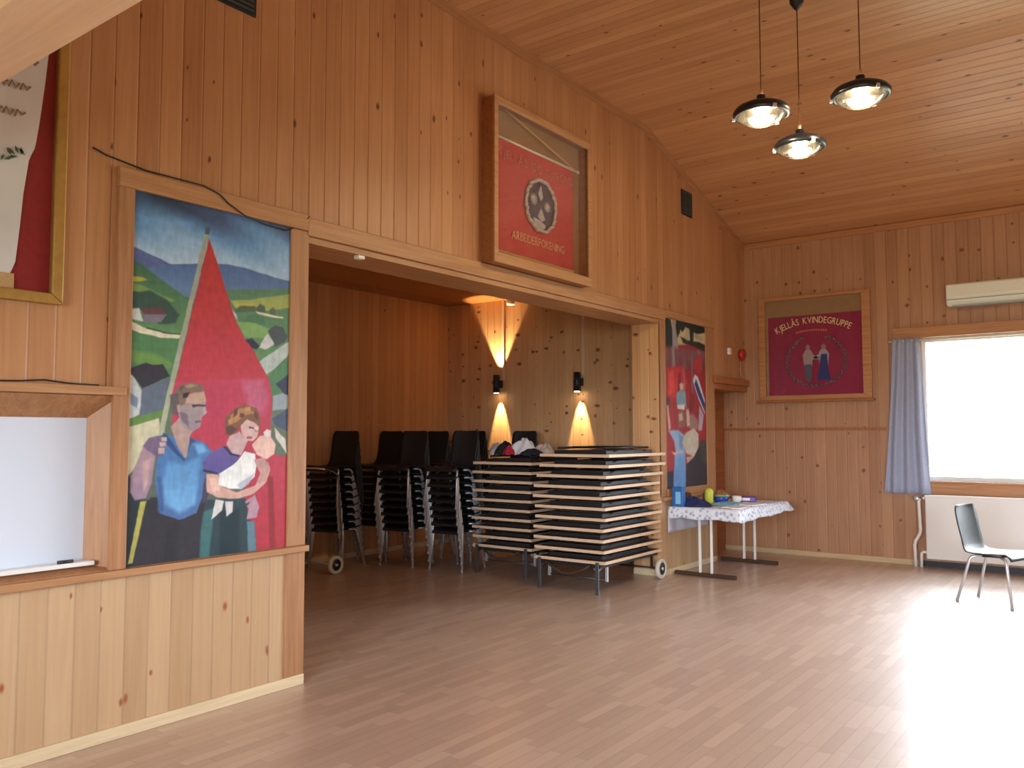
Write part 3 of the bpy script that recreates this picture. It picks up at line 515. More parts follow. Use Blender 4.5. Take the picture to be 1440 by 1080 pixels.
# left wall (above the ledge / beside and over the openings); hatch for the board, alcove opening, doorway
w = MB()
w.box(XN, .3, YW, YI, .83, 5.2); w.box(.3, 2.19, YW, YI, 1.70, 5.2); w.box(2.19, XP, YW, YI, .83, 5.2)
w.box(.3, 2.19, YW+.12, YI, .83, 1.70)
w.box(XP, XO, YW, YI, 2.74, 5.2); w.box(XO, 9.54, YW, YI, .83, 5.2); w.box(9.54, XF, YW, YI, 2.06, 5.2)
struct(w.build('wall_left', M['wall_x']))
w = MB(); w.box(XN, XP, YW, YI, 0, .83); w.box(XO, 9.54, YW, YI, 0, .83)
struct(w.build('wall_left_lower', M['wall_low']))
struct(MB().box(XP, XO, YW, YI+.02, 2.70, 2.742).build('trim_1', M['trim_x']), 'pine board lining the underside of the alcove opening')
# jamb facing of the opening
w = MB(); w.box(XO-.012, XO+.001, YW, YI, 0, 2.70); struct(w.build('trim_2', M['recess_y']))
# far wall with window opening
WY0, WY1, WZ0, WZ1 = -1.3, 2.03, .967, 2.61
w = MB(); w.box(XF, XF+.22, WY1, YI+.4, 0, 4.2); w.box(XF, XF+.22, -2.3, WY0, 0, 4.2); w.box(XF, XF+.22, YR, -5.6, 0, 4.2)
for a, c in ((WY0, WY1), (-5.6, -2.3)): w.box(XF, XF+.22, a, c, 0, WZ0); w.box(XF, XF+.22, a, c, WZ1, 4.2)
struct(w.build('wall_far', M['wall_y']))
# right wall
struct(MB().box(XN-.2, XF+.22, YR-.22, YR, 0, 5.2).build('wall_right', M['wall_x']))
# near wall behind the camera, two windows
NW = [(-4.9, -1.9), (-.9, 2.1)]
w = MB(); ys = [YR, -4.9, -1.9, -.9, 2.1, YI]
for i in range(0, 5, 2): w.box(XN-.22, XN, ys[i], ys[i+1], 0, 3.1)
for a, b in NW: w.box(XN-.22, XN, a, b, 0, WZ0); w.box(XN-.22, XN, a, b, WZ1, 3.1)
struct(w.build('wall_near', M['wall_y']))
# ceiling: flat middle, sloping down to the far wall
w = MB(); w.prism([(XN, ZC), (XK, ZC), (XF+.05, ZK-.01), (XF+.05, ZK+.2), (XK, ZC+.2), (XN, ZC+.2)], 1, YR-.2, YW+.005)
struct(w.build('ceiling', M['ceil']))
# low gallery ceiling and beam over the camera
struct(MB().box(1.0, 1.24, YR, YW, 2.75, 3.05).build('ceiling_beam', M['beam'], bevel=.01))
struct(MB().box(XN, 1.0, YR, YW, 3.0, 3.08).build('ceiling_gallery', M['ceil']))
struct(MB().box(1.02, 1.2, YR, YW, 3.05, ZC).build('wall_gallery', M['wall_y']))
# alcove (store for chairs and tables)
struct(MB().box(XP-.6, XR+.2, YB, YB+.2, 0, ZR+.2).build('wall_recess_back', M['recess_x']))
struct(MB().box(XR, XR+.2, YI, YB, 0, ZR+.2).build('wall_recess_right', M['recess_y']))
struct(MB().box(XP-.6, XP-.4, YI, YB, 0, ZR+.2).build('wall_recess_left', M['recess_y']))
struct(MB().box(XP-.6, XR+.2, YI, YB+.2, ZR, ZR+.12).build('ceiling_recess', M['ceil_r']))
# doorway niche next to the corner
d = struct(MB().box(9.55, XF, YI-.03, YI+.02, 0, 2.06).build('door_1', M['darktrim']), 'brown door set deep in the doorway by the corner')
MB().box(9.72, 9.75, YI-.075, YI-.03, 1.0, 1.03).tube([(9.735, YI-.08, 1.015), (9.86, YI-.08, 1.015)], .009).build('door_handle', M['chrome'], d)
w = MB(); w.box(9.50, XF-.002, YW-.03, YW+.02, 2.05, 2.12); w.box(9.48, XF-.002, YW-.06, YW+.02, 2.12, 2.20)
struct(w.build('trim_3', M['darktrim'], bevel=.006), 'stepped brown lintel over the corner doorway')
# baseboards, ledge, rails, cornice
w = MB(); w.box(XN, XP+.004, YW-.018, YW, 0, .062); struct(w.build('baseboard_left', M['base'], bevel=.004))
w = MB(); w.box(XO-.03, 9.54, YW-.018, YW, 0, .062); w.box(XO-.03, XO-.012, YW, YI, 0, .062); struct(w.build('baseboard_left_end', M['base'], bevel=.004))
struct(MB().box(XF-.018, XF, 2.1, YI, 0, .062).build('baseboard_far', M['base_y'], bevel=.004))
struct(MB().box(XF-.018, XF, YR, 2.1, 0, .062).build('baseboard_far_dark', M['darksteel']))
struct(MB().box(XP-.4, XR, YB-.018, YB, 0, .062).build('baseboard_recess', M['base']))
w = MB(); w.box(XN, XP+.012, YW-.045, YW+.01, .795, .832); struct(w.build('trim_4', M['trim_x'], bevel=.005), 'pine ledge running under the mural and the board')
w = MB(); w.box(XO, 9.54, YW-.045, YW+.01, .795, .832); struct(w.build('trim_5', M['trim_x'], bevel=.005), 'short pine ledge under the far mural')
struct(MB().box(3.36, XO+.11, YW-.022, YW+.01, 2.742, 2.855).build('trim_6', M['trim_x'], bevel=.006), 'header board over the alcove opening')
struct(MB().box(3.234, XP+.004, YW-.014, YW+.01, .832, 2.767).build('trim_7', M['trim_z'], bevel=.004), 'upright pine post at the edge of the alcove')
struct(MB().box(3.234, XP+.004, YW-.012, YW+.01, .062, .795).build('trim_8', M['trim_z'], bevel=.004))
struct(MB().box(XO-.012, 8.255, YW-.016, YW+.01, .832, 2.742).build('trim_9', M['trim_z'], bevel=.004))
struct(MB().box(9.305, 9.545, YW-.016, YW+.01, .0, 2.775).build('trim_10', M['trim_z'], bevel=.004))
w = MB(); w.prism([(1.2, ZC), (XK, ZC), (XF, ZK), (XF, ZK-.075), (XK-.02, ZC-.075), (1.2, ZC-.075)], 1, YW-.02, YW)
struct(w.build('trim_11', M['trim_x']), 'pine moulding under the ceiling along the left wall')
struct(MB().box(XF-.02, XF, YR, YW, ZK-.07, ZK).build('trim_12', M['trim_y']))
struct(MB().box(XF-.022, XF, 2.42, YI, 1.55, 1.582).build('trim_13', M['darktrim']), 'dado rail on the far wall')
# windows
def window(name, a, b, pos, s, lab):
    """window in a wall across X at X=pos between Y=a and Y=b; s=+1 when the outside lies towards +X"""
    def bx(m, p0, p1, d0, d1, z0, z1): m.box(*sorted((pos+s*d0, pos+s*d1)), p0, p1, z0, z1)
    f = MB(); t = .05; n = 2; step = (b-a)/n
    for k in range(n+1):
        c = a+k*step; lo = max(a, c-t/2 if 0 < k < n else c-t); hi = min(b, c+t/2 if 0 < k < n else c+t); bx(f, lo, hi, .06, .12, WZ0, WZ1)
    bx(f, a+.01, b-.01, .062, .118, WZ0+.002, WZ0+.05); bx(f, a+.01, b-.01, .062, .118, WZ1-.05, WZ1-.002)
    fr = struct(f.build(name, M['white']), lab)
    for k in range(n):
        g = MB(); bx(g, a+k*step+.04, a+(k+1)*step-.04, .085, .089, WZ0+.04, WZ1-.04); g.build('pane', M['pane'], fr)
    q = MB(); bx(q, a-.03, b, -.03, .06, WZ0-.025, WZ0); q.build('sill', M['trim_y'], fr, bevel=.004)
    q = MB(); bx(q, a-.1, b+.28, -.06, 0, WZ1, WZ1+.125); q.build('head_casing', M['trim_y'], fr, bevel=.005)
    q = MB(); bx(q, a-.05, b+.1, -.014, 0, WZ0-.155, WZ0-.025); q.build('apron_board', M['trim_y'], fr, bevel=.005)
    L = bpy.data.lights.new('daylight_'+name, 'AREA'); L.shape = 'RECTANGLE'; L.size = b-a; L.size_y = WZ1-WZ0; L.cycles.is_portal = True
    lo = bpy.data.objects.new('daylight_'+name, L); COL.objects.link(lo)
    lo.location = (pos+s*.2, (a+b)/2, (WZ0+WZ1)/2); lo.rotation_euler = Vector((-s, 0, 0)).to_track_quat('-Z', 'Y').to_euler()
window('window_1', WY0, WY1, XF, 1, 'wide bright window in the far wall')
window('window_2', -5.6, -2.3, XF, 1, 'second window in the far wall')
for i, (a, b) in enumerate(NW): window('window_%d' % (i+3), a, b, XN, -1, 'window in the near wall')

# ------------------------------------------------------------------ murals
A = 1.932/.99
def sky(u, v):
    k = np.array([[.0, 60, 70, 72], [.3, 96, 112, 96], [.68, 100, 130, 100], [.70, 196, 215, 232], [.80, 188, 212, 235], [.86, 150, 190, 228], [.93, 95, 148, 205], [.98, 66, 100, 150], [1., 55, 80, 122]])
    w_ = v+.035*np.sin(u*9+v*30)*np.clip((v-.8)*6, 0, 1)-.04*(u-.5)*0
    img = np.stack([np.interp(w_, k[:, 0], k[:, i]) for i in (1, 2, 3)], -1)
    d = np.clip(1-np.hypot((u-.12)/.3, (v-.99)/.06), 0, 1)[..., None]
    return img*(1-.45*d)
def mural(name, label, x0, x1, z0, z1, base, ops, wpx, nu, nv, fr, seed):
    t = thing(name, label, 'mural', ((x0+x1)/2, YW, z0))
    asp = (z1-z0)/(x1-x0); cols = paint_colours(nu, nv, base, ops, asp, wpx, seed)
    lx, lz = -(x0+x1)/2, -z0
    painted_panel('canvas', lambda u, v: (x0+u*(x1-x0)+lx, u*0-.006, v*(z1-z0)), nu, nv, cols, M['paint'], t)
    for side, (a, b, c, d) in fr.items():
        MB().box(a+lx, b+lx, -.03, .0, c+lz, d+lz).build(side, M['trim_x'] if side == 'top_frame' else M['trim_z'], t, bevel=.005)
    return t
mural('mural', 'tall painting of a man, woman and baby before a red flag and green valley', 2.235, 3.234, .835, 2.767, sky, ART_FAMILY, 806., 250, 480,
      {'top_frame': (2.15, 3.36, 2.767, 2.868), 'side_frame': (2.15, 2.235, .832, 2.767)}, 3)
mural('mural', 'narrow painting of a parade with red banners, couple in blue and green trees', 8.255, 9.305, .915, 2.772,
      lambda u, v: np.ones(u.shape+(3,))*np.array([150., 44, 50])+0*u[..., None], ART_PARADE, 225., 90, 220,
      {'top_frame': (8.255, 9.545, 2.775, 2.855), 'bottom_frame': (8.255, 9.305, .832, .915)}, 5)

# ------------------------------------------------------------------ whiteboard in its splayed wooden surround
def splay(name, x0, x1, z0, z1, i, dep, m1, m2):
    """picture-frame surround: outer rectangle at the wall face, inner one set back by dep"""
    o = [(x0, YW-.012, z0), (x1, YW-.012, z0), (x1, YW-.012, z1), (x0, YW-.012, z1)]
    n = [(x0+i, YW+dep, z0+i*.3), (x1-i, YW+dep, z0+i*.3), (x1-i, YW+dep, z1-i), (x0+i, YW+dep, z1-i)]
    w = MB()
    for k in range(4):
        j = (k+1) % 4; w.add([o[k], o[j], n[j], n[k]], [(0, 1, 2, 3)])
    s = struct(w.build(name, m1, solid=.012), 'splayed pine surround of the whiteboard niche')
    MB().box(x0-.02, x1+.02, YW-.044, YW+.01, z1, z1+.043).build('lintel', m2, s, bevel=.004)
    return s
splay('trim_14', .3, 2.19, .832, 1.70, .11, .1, M['trim_z'], M['trim_x'])
wb = thing('whiteboard', 'large white writing board set in the wooden niche beside the mural', 'whiteboard', (1.24, YW+.1, .865))
MB().box(-.83, .845, -.006, .012, 0, .735).build('board', mat('glossy white board', (212, 224, 240), .25), wb)
MB().box(-.83, .86, -.085, -.006, .0, .022).build('pen_tray', M['white'], wb, bevel=.004)
tag(MB().tube([(1.93, YW+.035, .895), (2.0, YW+.03, .895)], .008, 10).build('marker', M['black']), 'small dark pen lying on the white board tray', 'pen')

# ------------------------------------------------------------------ framed banner top left
def face_x(yy): return lambda x, z, d=0: (x, yy-d, z)
pf = thing('picture_frame', 'gilt glazed frame at top left holding a white and red banner', 'frame', (1.2, YW, 2.1))
w = MB(); x0, x1, z0, z1 = -.9, .685, .02, 1.35
w.frame(x0, x1, z0, z1, (.055, .055, .05, .05), -.045, 0)
w.build('frame', M['goldframe'], pf, bevel=.008)
MB().box(x0+.02, x1-.02, -.012, -.004, z0+.02, z1-.02).build('backing', M['maroon'], pf)
MB().box(x0+.03, x1-.03, -.034, -.031, z0+.03, z1-.03).build('pane', M['case_glass'], pf)
bn = thing('banner', 'white banner with pale lettering and leaf garland in the gilt frame', 'banner', (1.2, YW-.014, 2.17))
edge_ = [(.47, 0), (.45, .06), (.475, .12), (.49, .3), (.50, .45), (.52, .62), (.545, .68), (.56, .8), (.58, 1.0), (.6, 1.25)]
def clothfn(u, v):
    z = v*1.25; xr = np.interp(z, [p[1] for p in edge_], [p[0] for p in edge_]); return (-.8+u*(xr+.8), -.004-.003*math.sin(u*40), z)
MB().grid(clothfn, 60, 40).build('cloth', mat('white silk', (234, 238, 240), .6, noise=.06, nscale=5), bn)
w = MB()
for k in range(34):
    a_ = random.uniform(.3, 2.6); x = .02+.0145*k; z = .60+.03*math.sin(k*.45)+random.uniform(-.008, .008); l = .022
    w.prism([(x, z), (x+l*math.cos(a_)-.007*math.sin(a_), z+l*math.sin(a_)*.8+.007*math.cos(a_)), (x+2*l*math.cos(a_), z+2*l*math.sin(a_)*.8), (x+l*math.cos(a_)+.007*math.sin(a_), z+l*math.sin(a_)*.8-.007*math.cos(a_))], 1, -.013, -.010)
w.build('leaf_garland', mat('embroidered green leaf', (82, 108, 84), .8, noise=.3), bn)
M['browncloud'] = mat('faded brown thread', (168, 146, 132), .8)
for zz, a, b_ in ((.80, .1, .46), (.93, .02, .5), (1.06, .1, .5)):
    w = MB(); x = a
    while x < b_:
        w.tube([(x, -.011, zz+random.uniform(0, .01)), (x+.012, -.011, zz+.035), (x+.03, -.011, zz+random.uniform(0, .02)), (x+.045, -.011, zz+.03)], .0045, 5); x += .05
    w.build('embroidery', M['browncloud'], bn)
MB().box(-.8, .47, -.012, -.008, 0, .07).build('fringe', M['cream'], bn)

# ------------------------------------------------------------------ display case with red banner over the opening
case = thing('display_case', 'deep glazed wooden case on the wall above the alcove opening', 'display case', (5.83, YW, 2.86))
w = MB(); a, b, c, d = -.73, .72, 0, 1.33
w.frame(a, b, c, d, (.03,)*4, -.115, 0)
w.build('carcass', M['darktrim'], case)
w = MB()
w.frame(a-.005, b+.005, c-.005, d+.005, (.05, .06, .08, .065), -.135, -.1155)
w.build('front_frame', M['trim_x'], case, bevel=.004)
MB().box(a+.02, b-.02, -.01, -.004, c+.02, d-.02).build('back_panel', M['backing'], case)
MB().box(a+.04, b-.04, -.118, -.115, c+.05, d-.05).build('pane', M['case_glass'], case)
b1 = thing('banner', 'red workers banner with round blue emblem hanging inside the wall case', 'banner', (5.83, YW-.03, 2.95))
def bcloth(u, v): return (-.60+u*1.16, -.006*math.sin(u*22)*(1-v)-.004, .035+v*.93)
MB().grid(bcloth, 50, 20).build('cloth', M['red'], b1)
MB().tube([(-.66, -.012, .968), (.62, -.012, .968)], .011, 12).lathe([(0, -.02), (.017, 0), (0, .02)], (.63, -.012, .968), 12, 0).build('rod', mat('polished rod', (236, 232, 216), .3, metal=.2), b1)
MB().tube([(.57, -.02, .97), (-.6, -.02, 1.24)], .007, 8).build('cord', M['cream'], b1)
w = MB()
for k in range(90): x = -.60+k*.01295; w.tube([(x, -.008, .04), (x+random.uniform(-.004, .004), -.008, .0+random.uniform(0, .006))], .006, 5)
w.build('fringe', M['cream'], b1)
em = MB().lathe([(.0, 0), (.215, 0), (.215, .004), (0, .004)], (.02, -.016, .52), 40, 1).build('emblem', mat('navy emblem', (58, 56, 92), .7, noise=.35, nscale=18), b1)
em['label'] = 'round navy emblem with silver leaf border'
w = MB()
for k in range(44):
    t_ = 2*PI*k/44; R_ = .222+random.uniform(-.008, .008); w.lathe([(0, -.03), (.018, -.008), (.016, .01), (0, .028)], (0, 0, 0), 6)
    m = Matrix.Translation((.02+R_*math.cos(t_), -.022, .52+R_*math.sin(t_))) @ Matrix.Rotation(-t_+.5, 4, 'Y'); n = 24
    w.v[-n:] = [tuple(m @ Vector(p)) for p in w.v[-n:]]
w.build('leaf_border', mat('silver thread', (186, 176, 172), .6, noise=.25, nscale=60), em)
w = MB(); w.lathe([(0, 0), (.055, .002), (0, .004)], (-.085, -.021, .56), 16, 1); w.lathe([(0, 0), (.05, .002), (0, .004)], (.115, -.021, .53), 16, 1)
w.prism([(-.03, .42), (.02, .50), (.085, .41), (.03, .38)], 1, -.022, -.018); w.prism([(-.09, .40), (.0, .39), (.09, .36), (.08, .33), (-.02, .315), (-.07, .35)], 1, -.022, -.018)
w.prism([(-.02, .62), (.02, .70), (.05, .60), (.02, .56)], 1, -.0215, -.018)
w.build('emblem_figures', mat('pale grey thread', (176, 172, 178), .7, noise=.2), em)
letters('lettering', 'KJELLÅS OG OMEGNS', .105, lambda x, y, d: (x-.03, -.014-d, y+.80), M['fadedgold'], b1, arc=-9, space=1.3, sx=.95)
letters('lettering', 'ARBEIDERFORENING', .1, lambda x, y, d: (x+.0, -.014-d, y+.165), mat('worn gold thread', (222, 160, 124), .7, noise=.2, nscale=80), b1, space=.7, sx=.85)

# ------------------------------------------------------------------ far wall banner
fx = lambda x, y, d: (-d, -x, y)
fc = thing('banner_display', 'shallow wooden frame on the far wall around a crimson banner', 'frame', (XF, 3.24, 1.93))
w = MB()
w.frame(-.685, .685, 0, 1.31, (.1, .085, .06, .04), -.05, 0, 0)
w.build('frame', M['trim_y'], fc, bevel=.006)
MB().box(-.008, -.002, -.6, .61, .05, 1.28).build('back_panel', M['backing'], fc)
MB().box(-.075, 0, -.71, .72, -.03, .0).build('ledge', M['darktrim'], fc, bevel=.006)
MB().box(-.041, -.038, -.6, .61, .05, 1.28).build('pane', M['case_glass'], fc)
b2 = thing('banner', 'crimson womens group banner with handshake figures and gold arched lettering', 'banner', (XF-.01, 3.215, 1.99))
MB().grid(lambda u, v: (-.004-.004*math.sin(u*26)*(1-v*.6), .59-u*1.18, v*1.0), 60, 16).build('cloth', M['crimson'], b2)
letters('lettering', 'KJELLÅS KVINDEGRUPPE', .115, lambda x, y, d: (-.012-d, -x*1.0+.03, y+.895), M['gold'], b2, arc=.95, space=.55, sx=.72)
w = MB()
for k in range(14): w.box(-.012, -.010, .22-k*.028, .236-k*.028, .775+.0004*(49-(k-7)**2), .798+.0004*(49-(k-7)**2))
w.build('small_lettering', M['fadedgold'], b2)
w = MB()
for k in range(60):
    t_ = math.radians(-245+k*310/59-0); R_ = .33; y = R_*1.08*math.cos(t_); z = R_*.95*math.sin(t_)
    w.tube([(-.011, -y+.0, .42+z), (-.013, -(y+.035*math.cos(t_+1.1+(k % 2))), .42+z+.035*math.sin(t_+1.1+(k % 2)))], [.016, .006], 6)
w.build('laurel_wreath', mat('grey green thread', (116, 96, 106), .75, noise=.25), b2)
def figure(name, cy, shirt, low, lowpoly, flip):
    s = -1 if flip else 1; w = MB()
    tr = lambda P: [(cy+s*-p[0], p[1]) for p in P]
    o = MB().prism(tr([(-.05, .36), (.05, .36), (.055, .52), (.03, .56), (-.03, .56), (-.065, .50)]), 0, -.014, -.010).prism(tr([(.03, .52), (.14, .455), (.14, .43), (.02, .47)]), 0, -.015, -.011).build(name, mat(name+' shirt thread', shirt, .7), b2)
    MB().prism(tr(lowpoly), 0, -.015, -.011).build('lower_garment', mat(name+' lower thread', low, .7), o)
    MB().prism(tr([(-.02, .56), (.02, .56), (.03, .60), (.0, .63), (-.03, .60)]), 0, -.015, -.011).build('head', mat(name+' head thread', (150, 116, 112), .7), o)
figure('embroidered_man', .09, (160, 140, 140), (84, 84, 104), [(-.045, .38), (.04, .38), (.045, .25), (.02, .16), (-.02, .16), (-.04, .25)], False)
figure('embroidered_woman', -.10, (154, 150, 164), (34, 50, 112), [(-.04, .5), (.03, .5), (.05, .36), (.085, .18), (-.075, .18), (-.05, .34)], True)
MB().box(-.012, -.006, .30, .59, -.045, .0).build('loose_label', mat('pale cloth strip', (150, 150, 168), .8), b2)

# ------------------------------------------------------------------ wall fittings
def vent(x, z, label):
    t = thing('air_vent', label, 'vent', (x, YW, z), 0, 'dark wall vents')
    MB().box(-.14, .14, -.012, 0, 0, .29).build('frame', M['darksteel'], t, bevel=.003)
    w = MB()
    for k in range(9): w.box(-.12, .12, -.02, -.01, .02+k*.029, .034+k*.029)
    w.build('slats', mat('vent slats', (58, 66, 62), .6), t)
vent(8.86, 4.02, 'dark wall vent near the sloping ceiling, right of the glazed case')
vent(2.82, 3.975, 'dark wall vent high above the family painting')
def cable(pts, r, label, cat='cable', m=None):
    return tag(MB().tube(pts, r, 6).build('cable', m or M['black']), label, cat)
cable([(2.02, YW-.008, 2.93), (2.09, YW-.006, 2.91), (2.3, YW-.006, 2.885), (2.62, YW-.035, 2.875), (2.72, YW-.036, 2.85), (2.78, YW-.036, 2.81), (2.9, YW-.036, 2.758), (3.05, YW-.012, 2.748), (3.2, YW-.012, 2.742), (3.3, YW-.02, 2.79), (3.36, YW-.03, 2.86)], .004, 'thin black cable sagging across the top of the family painting')
cable([(1.2, YW-.014, 1.752), (1.62, YW-.014, 1.748), (1.72, YW-.014, 1.752), (1.82, YW-.014, 1.762), (1.92, YW-.014, 1.752), (2.08, YW-.014, 1.748)], .004, 'thin black cable lying along the lintel over the white board')
tag(MB().box(3.80, 3.86, YW+.0, YW+.05, 2.675, 2.70).build('sensor', M['white'], bevel=.006), 'small white sensor on the underside of the alcove opening', 'sensor')
tag(MB().box(9.98, 10.06, YW-.03, YW, 2.5, 2.585).build('wall_switch_box', M['white'], bevel=.008), 'small white box on the wall left of the red alarm', 'box')
al = thing('fire_alarm', 'round red alarm bell on the wall near the corner', 'alarm', (10.40, YW, 2.525))
w = MB(); w.lathe([(.0, 0), (.06, 0), (.075, -.02), (.075, -.045), (.05, -.065), (0, -.072)], (0, 0, 0), 24, 1)
w.build('bell', mat('red enamel', (176, 44, 40), .35), al)
MB().tube([(.0, -.006, -.08), (.0, -.006, -.24), (.005, -.03, -.3)], .005, 6).build('wire', mat('pale wire', (196, 160, 130), .5), al)
hp = thing('heat_pump', 'white air heat pump on the far wall above the window', 'heat pump', (XF, 1.25, 2.93))
w = MB(); w.prism([(0, .25), (-.16, .25), (-.20, .235), (-.21, .1), (-.2, .04), (-.17, .0), (-.05, 0), (0, .02)], 1, -.46, .46); w.build('body', M['offwhite'], hp, bevel=.012)
MB().box(-.216, -.2, -.45, .45, .062, .068).build('front_seam', mat('grey seam', (150, 156, 148), .6), hp)
MB().box(-.19, -.06, -.4, .4, -.008, .004).build('outlet_flap', mat('pale flap', (170, 182, 184), .5), hp)
# curtain
cu = thing('curtain', 'long grey blue curtain hanging at the left of the bright window', 'curtain', (XF-.10, 2.15, .82))
def cur(u, v):
    yl = .155+.13*(1-v)**1.3; yr = -.13-.075*(1-v)
    y = yl+u*(yr-yl); amp = .03*(.6+.4*(1-v))
    return (amp*math.sin(u*2*PI*3.2+.6*math.sin(v*4)), y, v*1.79)
MB().grid(cur, 90, 24).build('cloth', M['curtain'], cu, solid=.003)
MB().tube([(.02, .2, 1.76), (.02, -3.5, 1.76)], .01, 8).build('rail', M['white'], cu)
# radiator and pipes
ra = thing('radiator', 'long white panel radiator under the bright window', 'radiator', (XF-.035, 2.0, .0))
MB().box(-.12, -.04, -3.2, 0, .1, .80).build('panel', M['white'], ra, bevel=.012)
MB().box(-.125, -.035, -3.2, .003, .79, .815).build('top_grille', M['white'], ra, bevel=.004)
for y in (-.3, -2.9): MB().box(-.04, .033, y, y+.05, .2, .7).build('bracket', M['white'], ra)
MB().tube([(-.08, .0, .775), (-.08, .035, .775)], .02, 12).lathe([(.022, .0), (.03, .01), (.03, .05), (.022, .06)], (-.08, .06, .77), 14, 1).build('valve', M['chrome'], ra)
w = MB(); w.tube([(-.08, .06, .77), (-.08, .07, .745), (-.08, .07, .72), (-.08, .06, .42), (-.08, .065, .38), (-.08, .115, .29), (-.08, .125, .24), (-.08, .12, 0)], .019, 12)
w.tube([(-.08, 0, .17), (-.08, .04, .17), (-.08, .055, .155), (-.08, .06, 0)], .017, 12)
tag(w.build('heating_pipe', M['white']), 'white heating pipes rising from the floor beside the radiator', 'pipe').location = (XF-.035, 2.0, 0)

# ------------------------------------------------------------------ pendant lamps
warm = (255, 214, 160)
M['copper'] = mat('warm lamp reflector', (206, 128, 70), .35, metal=.5)
M['lampglass'] = glass('ribbed lamp glass', (1, .96, .9, 1), gloss=.09, rough=.12)
M['bulb'] = mat('lit bulb', (255, 240, 214), .5, emit=(255, 226, 178), estr=45)
def pendant(x, y, z, s, label):
    t = thing('pendant_lamp', label, 'lamp', (x, y, z), 0, 'three black pendant lamps')
    k = s/.39; S = lambda P: [(r*k, h*k) for r, h in P]
    o = [(.018, .135), (.03, .13), (.034, .085), (.07, .075), (.13, .062), (.175, .04), (.195, .012), (.193, -.012), (.178, -.02)]
    MB().lathe(S(o+[(.16, -.008), (.16, .005), (.172, .015), (.15, .045), (.07, .066), (.018, .075)]), seg=40, closed=True).build('shade', mat('black enamel', (22, 26, 34), .3), t)
    MB().lathe(S([(.15, .0), (.12, .03), (.05, .045), (.0, .045)]), seg=32).build('reflector', M['copper'], t)
    MB().lathe(S([(.165, -.012), (.155, -.03), (.125, -.055), (.085, -.075), (.04, -.085), (0, -.088)]), seg=40).build('glass_bowl', M['lampglass'], t)
    MB().lathe(S([(0, -.078), (.05, -.072), (.08, -.056), (.086, -.042), (.06, -.026), (.04, -.008), (.034, .016), (.03, .03), (0, .034)]), seg=20).build('bulb', M['bulb'], t)
    for q in range(3):
        th = .3+q*2*PI/3; MB().box(-.012, .012, -.008, .012, -.03*k, .0, Matrix.Rotation(th, 4, 'Z') @ Matrix.Translation((0, .188*k, 0))).build('clip', M['chrome'], t)
    MB().tube([(0, 0, .13*k), (0, 0, .17*k)], .012, 10).build('ferrule', mat('brass ferrule', (226, 190, 150), .3, metal=.5), t)
    MB().tube([(0, 0, .17*k), (0, 0, ZC-z-.1)], .004, 6).build('cord', mat('brown cord', (96, 58, 30), .7), t)
    MB().lathe([(.0, ZC-z), (.055, ZC-z), (.05, ZC-z-.07), (.018, ZC-z-.12), (0, ZC-z-.12)], seg=20).build('canopy', M['black'], t)
    L = bpy.data.lights.new('lamp_light', 'POINT'); L.energy = 14; L.color = (1, .78, .52); L.shadow_soft_size = .05*k
    lo = bpy.data.objects.new('lamp_light', L); COL.objects.link(lo); lo.location = (0, 0, -.1*k); lo.parent = t
pendant(5.58, 2.03, 3.715, .385, 'black pendant lamp of the cluster, hanging nearest the wall display case')
pendant(5.985, 1.475, 3.845, .395, 'black pendant lamp of the cluster, hanging highest of the three')
pendant(6.145, 1.95, 3.625, .37, 'black pendant lamp of the cluster, hanging lowest of the three')

# ------------------------------------------------------------------ alcove lights
def sconce(y, z, label, up):
    t = thing('wall_sconce', label, 'lamp', (XR, y, z), 0, 'black cylinder wall lamps')
    MB().lathe([(.0, -.12), (.044, -.12), (.044, .12), (.040, .12), (.040, -.11), (.0, -.11)][:3]+[(0, .12)], (-.095, 0, 0), 24).build('body', M['black'], t)
    MB().box(-.05, 0, -.04, .04, -.05, .05).build('mount', M['black'], t, bevel=.004)
    MB().lathe([(0, 0), (.034, 0), (.034, -.004), (0, -.004)], (-.095, 0, -.121), 18).build('lens', mat('lit lens', (255, 240, 210), .4, emit=(255, 226, 180), estr=14), t)
    def spot(dz, e, ang):
        L = bpy.data.lights.new('sconce_light', 'SPOT'); L.energy = e; L.color = (1, .72, .36); L.spot_size = math.radians(ang); L.spot_blend = .35; L.shadow_soft_size = .02
        lo = bpy.data.objects.new('sconce_light', L); COL.objects.link(lo); lo.parent = t; lo.location = (-.08, 0, dz)
        lo.rotation_euler = (0, -math.radians(13), 0) if dz < 0 else (PI, math.radians(5), 0)
    spot(-.135, 60, 38)
    if up: spot(.135, up, 58)
sconce(6.90, 2.18, 'black cylinder wall lamp by the back corner, shining up and down', 80)
sconce(5.625, 2.16, 'black cylinder wall lamp on the right, shining down over the tables', 0)
for y, lab in ((6.845, 'white conduit strip running up from the back corner wall lamp'), (5.585, 'white conduit strip running up from the right wall lamp')):
    tag(MB().box(XR-.02, XR, y-.013, y+.013, 2.24, ZR).build('conduit', M['conduit']), lab, 'conduit')
tl = thing('track_light', 'small white track spotlight under the alcove ceiling', 'lamp', (8.78, 6.60, ZR))
MB().box(-.012, .012, -1.2, .12, -.03, 0).build('track', M['white'], tl)
MB().lathe([(.0, -.035), (.04, -.035), (.052, -.05), (.055, -.11), (.045, -.112), (.0, -.1)], (-.02, 0, 0), 20).build('spot_head', M['white'], tl)

